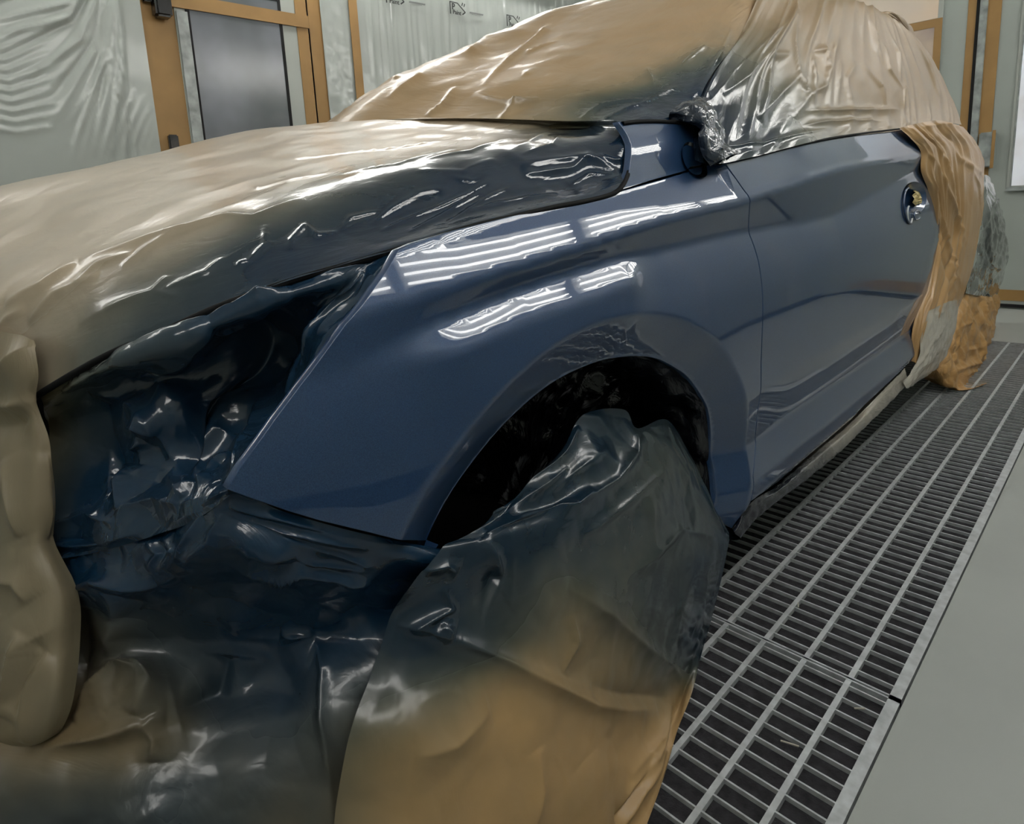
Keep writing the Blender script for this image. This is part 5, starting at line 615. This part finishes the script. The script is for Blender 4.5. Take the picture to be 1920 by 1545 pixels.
# ------------------------------------------------------------------ the car
car = empty('car', (0, 0, 0), 'dark blue car being resprayed, masked in paper and film, with bare fender and front door', 'car')
def dense_loop(poly, step):
    out = []
    n = len(poly)
    for i in range(n):
        a, b = np.array(poly[i]), np.array(poly[(i + 1) % n])
        k = max(1, int(np.ceil(np.linalg.norm(b - a) / step)))
        out += [tuple(a + (b - a) * q / k) for q in range(k)]
    return out
def side_normal(x, z):
    h = .0012
    dx = (side(x + h, z) - side(x - h, z)) / (2 * h); dz = (side(x, z + h) - side(x, z - h)) / (2 * h)
    n = np.stack([dx, -np.ones_like(dx), dz], 1)
    return n / np.linalg.norm(n, axis=1)[:, None]
def panel(name, outline, parent, mat, step=.0075, off=0.0, lip=.014, hole=None):
    lp = dense_loop(outline, step)
    A = np.array(lp)
    area = .5 * np.sum(A[:, 0] * np.roll(A[:, 1], -1) - np.roll(A[:, 0], -1) * A[:, 1])
    if area < 0: lp = lp[::-1]; A = A[::-1]
    (x0, z0), (x1, z1) = A.min(0), A.max(0)
    gx, gz = np.meshgrid(np.arange(x0, x1, step), np.arange(z0, z1, step * .8)); gx, gz = gx.ravel(), gz.ravel()
    inside = np.zeros(len(gx), bool)
    for (ax, az), (bx, bz) in zip(A, np.roll(A, -1, 0)):
        c = ((az > gz) != (bz > gz)); inside ^= c & (gx < (bx - ax) * (gz - az) / (bz - az + 1e-15) + ax)
    far = seg_dist(gx, gz, [tuple(p) for p in np.vstack([A, A[:1]])]) > step * .45
    ok = inside & far
    hl = []
    if hole is not None:
        cx, cz, rx, rz = hole
        q = np.hypot((gx - cx) / rx, (gz - cz) / rz)
        ok &= q > 1 + step * .5 / rx
        hl = [(cx + rx * math.cos(a), cz + rz * math.sin(a)) for a in np.linspace(0, 2 * math.pi, 40, endpoint=False)]
    pts = [Vector(p) for p in A] + [Vector((a, b)) for a, b in zip(gx[ok], gz[ok])]
    n = len(A)
    pts += [Vector(p) for p in hl]
    k0 = len(pts) - len(hl)
    vv, ee, ff, *_ = delaunay_2d_cdt(pts, [(i, (i + 1) % n) for i in range(n)] + [(k0 + i, k0 + (i + 1) % len(hl)) for i in range(len(hl))], [], 1, 1e-6)
    V2 = np.array([tuple(v) for v in vv])
    Y = side(V2[:, 0], V2[:, 1]) + off
    V = np.stack([V2[:, 0], Y, V2[:, 1]], 1)
    Nn = side_normal(V2[:, 0], V2[:, 1])
    F = []
    for f in ff:
        a, b, c = (V[i] for i in f[:3])
        if hole is not None:
            g = (a + b + c) / 3
            if math.hypot((g[0] - cx) / rx, (g[2] - cz) / rz) < .995: continue
        F.append(tuple(f) if np.cross(b - a, c - a)[1] < 0 else tuple(f[::-1]))
    # folded edge
    B = A; t = np.roll(B, -1, 0) - np.roll(B, 1, 0); t /= np.linalg.norm(t, axis=1)[:, None] + 1e-12
    outw = np.stack([t[:, 1], -t[:, 0]], 1)
    base = len(V); yb = side(B[:, 0], B[:, 1]) + off
    r1 = np.stack([B[:, 0], yb, B[:, 1]], 1)
    n1 = side_normal(B[:, 0], B[:, 1])
    r2 = r1 + np.stack([outw[:, 0] * .0008, np.full(len(B), .0012), outw[:, 1] * .0008], 1)
    n2 = np.stack([outw[:, 0], np.full(len(B), -.5), outw[:, 1]], 1); n2 /= np.linalg.norm(n2, axis=1)[:, None]
    r3 = r1 + np.stack([outw[:, 0] * .0006, np.full(len(B), lip), outw[:, 1] * .0006], 1)
    n3 = np.stack([outw[:, 0], np.zeros(len(B)), outw[:, 1]], 1)
    V = np.vstack([V, r1, r2, r3]); NN = np.vstack([Nn, n1, n2, n3])
    m = len(B)
    for q in range(2):
        for i in range(m):
            j = (i + 1) % m
            a, b, c, d_ = base + q * m + i, base + q * m + j, base + (q + 1) * m + j, base + (q + 1) * m + i
            F.append((a, d_, c, b))
    o = mesh_np(name, V, F, mat, parent)
    o.data.normals_split_custom_set_from_vertices([tuple(v) for v in NN])
    return o
panel('fender', OUTLINE['fender'], car, M['paint'])
panel('cowl_panel', OUTLINE['cowl_panel'], car, M['paint'])
door = panel('front_door', OUTLINE['front_door'], car, M['paint'], hole=(2.705, .93, .165, .058))

# door handle recess with the handle taken off
def disc_on_side(name, cx, cz, rx, rz, off0, depth, mat, parent, tilt=0.0, rings=7, seg=36, power=2.0):
    V, F = [], []
    for i in range(rings + 1):
        q = i / rings
        for s in range(seg):
            a = 2 * math.pi * s / seg
            px, pz = rx * q * math.cos(a), rz * q * math.sin(a)
            x = cx + px * math.cos(tilt) - pz * math.sin(tilt); z = cz + px * math.sin(tilt) + pz * math.cos(tilt)
            V.append((x, float(side(x, z)) + off0 + depth * (1 - q ** power), z))
    for i in range(rings):
        for s in range(seg):
            a, b = i * seg + s, i * seg + (s + 1) % seg
            F.append((a, a + seg, b + seg, b))
    return mesh_np(name, V, F, mat, parent)
recess = disc_on_side('handle_recess', 2.705, .93, .165, .058, 0.0, .045, M['paint'], door, power=2.6)
plug = disc_on_side('paper_plug', 2.80, .925, .052, .030, .018, -.012, TANPLUG, recess, rings=5, seg=14)
rn = random.Random(3)
for v in plug.data.vertices: v.co.y += rn.uniform(-.007, .007)
for p in plug.data.polygons: p.use_smooth = False
# the wire clip that holds the lock opening shut
def ring_wire(name, cx, cz, rx, rz, a0, a1, r, mat, parent, off=-.004):
    pts = []
    for a in np.linspace(math.radians(a0), math.radians(a1), 12):
        x, z = cx + rx * math.cos(a), cz + rz * math.sin(a)
        pts.append((x, float(side(x, z)) + off, z))
    return tube(name, pts, r, mat, parent)


# dark body behind the panels, cabin block and underbody
def body_shell():
    xs = np.linspace(.12, 4.1, 60); V, F = [], []
    prof = [.26, .35, .45, .55, .65, .75, .82, .88]
    rings = []
    for x in xs:
        ring = []
        for z in prof:
            y = float(side(x, z)) + .05
            r = math.hypot(x - .87, z - .36)
            if r < .44 or (x - 3.59) ** 2 + (z - .34) ** 2 < .42 ** 2: y = .86
            if x < .62: y = max(y, .72 + 1.1 * (.62 - x))
            ring.append((x, y, z))
        ztop = .80 + .05 * min(1, max(0, (x - .2) / .4))
        ring += [(x, max(.80, ring[-1][1] + .02), max(ztop, .88)), (x, 1.47, max(ztop, .88) + .02), (x, 2.2, max(ztop, .86)), (x, 2.34, .75), (x, 2.34, .40), (x, 2.3, .24), (x, max(.72, ring[0][1]), .24)]
        rings.append(ring)
    n = len(rings[0])
    for r in rings: V += r
    for i in range(len(xs) - 1):
        for j in range(n):
            a, b = i * n + j, i * n + (j + 1) % n
            F.append((a, b, b + n, a + n))
    F.append(tuple(range(n))[::-1]); F.append(tuple((len(xs) - 1) * n + k for k in range(n)))
    return mesh_np('body_shell', V, F, M['dark'], car, False)
body_shell()
# cabin block under the window films (roof and pillars)
def cabin():
    sec = [(1.25, .80, 2.14, 1.02), (1.75, .86, 2.1, 1.38), (2.1, .92, 2.05, 1.55), (3.0, .95, 2.0, 1.55), (3.4, .92, 2.05, 1.40), (3.85, .85, 2.1, 1.02)]
    V, F = [], []
    for x, y0, y1, z in sec:
        V += [(x, .72, .95), (x, .74, min(1.1, z)), (x, y0, z), (x, y1, z), (x, 2.25, min(1.1, z)), (x, 2.28, .95)]
    for i in range(len(sec) - 1):
        for j in range(5):
            a = i * 6 + j; F.append((a, a + 1, a + 7, a + 6))
    F.append((5, 4, 3, 2, 1, 0)); k = (len(sec) - 1) * 6; F.append(tuple(k + j for j in range(6)))
    return mesh_np('cabin_shell', V, F, M['dark'], car, False)
cabin()
# rubber seal line under the windscreen paper, along the cowl panel, and round the hood edge
def tube(name, pts, r, mat, parent, n=8):
    P = crspline(np.array(pts), len(pts) * 8); V, F = [], []
    T = np.gradient(P, axis=0); T /= np.linalg.norm(T, axis=1)[:, None]
    for p, t in zip(P, T):
        u = np.cross(t, (0, 1, .3)); u /= np.linalg.norm(u); v = np.cross(t, u)
        V += [p + r * (math.cos(a) * u + math.sin(a) * v) for a in (2 * math.pi * k / n for k in range(n))]
    for i in range(len(P) - 1):
        for k in range(n):
            a, b = i * n + k, i * n + (k + 1) % n; F.append((a, b, b + n, a + n))
    return mesh_np(name, V, F, mat, parent)
ring_wire('recess_rim', 2.62, .905, .085, .062, 95, 268, .0035, M['paint'], door)
ring_wire('handle_clip', 2.60, .875, .03, .030, 100, 330, .003, M['grate'], door)
ring_wire('handle_clip', 2.70, .868, .045, .016, 20, 300, .003, M['paint'], door)
for nm, ln, off, r in (('windscreen_seal', SEALS['windscreen_seal'], -.001, .0045), ('hood_seal', SEALS['hood_seal'], .002, .0042), ('belt_seal', SEALS['belt_seal'], .0, .0035)):
    tube(nm, [(x, y + off, z) for x, y, z in ln], r, M['seal'], car)
mm = disc_on_side('mirror_mount', SEALS['mirror'][0], SEALS['mirror'][2], .045, .036, -.006, .02, M['black'], car, power=2)

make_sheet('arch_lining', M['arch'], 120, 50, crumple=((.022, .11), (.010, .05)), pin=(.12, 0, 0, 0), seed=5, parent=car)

# ------------------------------------------------------------------ masking
make_sheet('hood_film', M['hood'], 300, 260, crumple=((.0015, .08),), ridged=((.0018, .12),), pin=(.02, 0, 0, .02), seed=2, toward=(0, -.3, 1),
           label='shiny masking film stretched over the hood, tan on top and navy near the fender', cat='masking film')
make_sheet('windscreen_paper', M['wind'], 240, 200, crumple=((.003, .16), (.0012, .06)), ridged=((.003, .2),), pin=(.06, 0, 0, 0), seed=4, toward=(-.5, -.3, .8),
           label='wrinkled brown masking paper over the windscreen and roof', cat='masking paper')
make_sheet('side_window_film', M['side'], 240, 190, crumple=((.0025, .14),), streaks=((.0045, 26, 1.6),), pin=(.05, .05, .02, 0), seed=6, toward=(0, -1, .3),
           label='tan masking film gathered in upright folds over the side windows', cat='masking film')
make_sheet('rear_drape', M['drape'], 90, 150, streaks=((.010, 9, 1.5), (.005, 20, 2)), crumple=((.003, .08),), pin=(.03, 0, .03, 0), seed=7, toward=(0, -1, 0),
           label='tan film drape hanging down over the rear door in long folds', cat='masking film')
make_sheet('sill_film', M['milky'], 50, 60, crumple=((.005, .05),), seed=9, toward=(0, -1, 0),
           label='milky film flap at the foot of the tan drape, beside the sill', cat='masking film')
make_sheet('rear_wheel_bag', M['rwheel'], 130, 140, crumple=((.020, .13), (.008, .06)), ridged=((.004, .07),), pin=(0, .05, 0, 0), seed=10, toward=(0, -1, 0),
           label='crumpled brown paper bag over the rear wheel', cat='wheel cover')
make_sheet('tail_lamp_film', M['clear'], 70, 110, crumple=((.014, .10), (.004, .04)), seed=12, toward=(0, -1, 0),
           label='glossy grey film bulging over the tail lamp at the rear corner', cat='masking film')
make_sheet('headlight_film', M['head'], 240, 220, crumple=((.012, .10), (.004, .04)), ridged=((.002, .06),), pin=(.04, .03, 0, .04), seed=13, toward=(-.3, -1, 0),
           label='crumpled navy film filling the headlight opening ahead of the fender', cat='masking film')
make_sheet('bumper_paper', M['bump'], 220, 220, crumple=((.010, .12), (.0035, .05)), ridged=((.004, .1),), pin=(.03, 0, 0, 0), seed=14, toward=(-.3, -1, 0),
           label='dark sprayed masking paper hanging over the front bumper', cat='masking paper')
make_sheet('nose_paper', M['nose'], 240, 200, crumple=((.007, .15),), ridged=((.003, .2),), seed=15, toward=(-.3, -1, 0),
           label='pale tan paper bulging over the nose of the car', cat='masking paper')
make_sheet('front_wheel_cover', M['wheelc'], 220, 260, crumple=((.006, .14), (.002, .05)), ridged=((.003, .12),), pin=(.02, 0, 0, .02), seed=16, toward=(0, -1, 0),
           label='large paper skirt over the front wheel, navy above and tan at the hem', cat='wheel cover')
make_sheet('mirror_wrap', M['mirror'], 70, 130, crumple=((.008, .045), (.003, .02)), seed=17, toward=(0, -1, 0),
           label='twisted band of shiny crinkled film round the door mirror mount', cat='masking film')
make_sheet('sill_strip', M['sill'], 140, 30, crumple=((.003, .03),), seed=18, toward=(0, -1, 0),
           label='masking strip folded under the door sill, navy in front and grey behind', cat='masking tape')
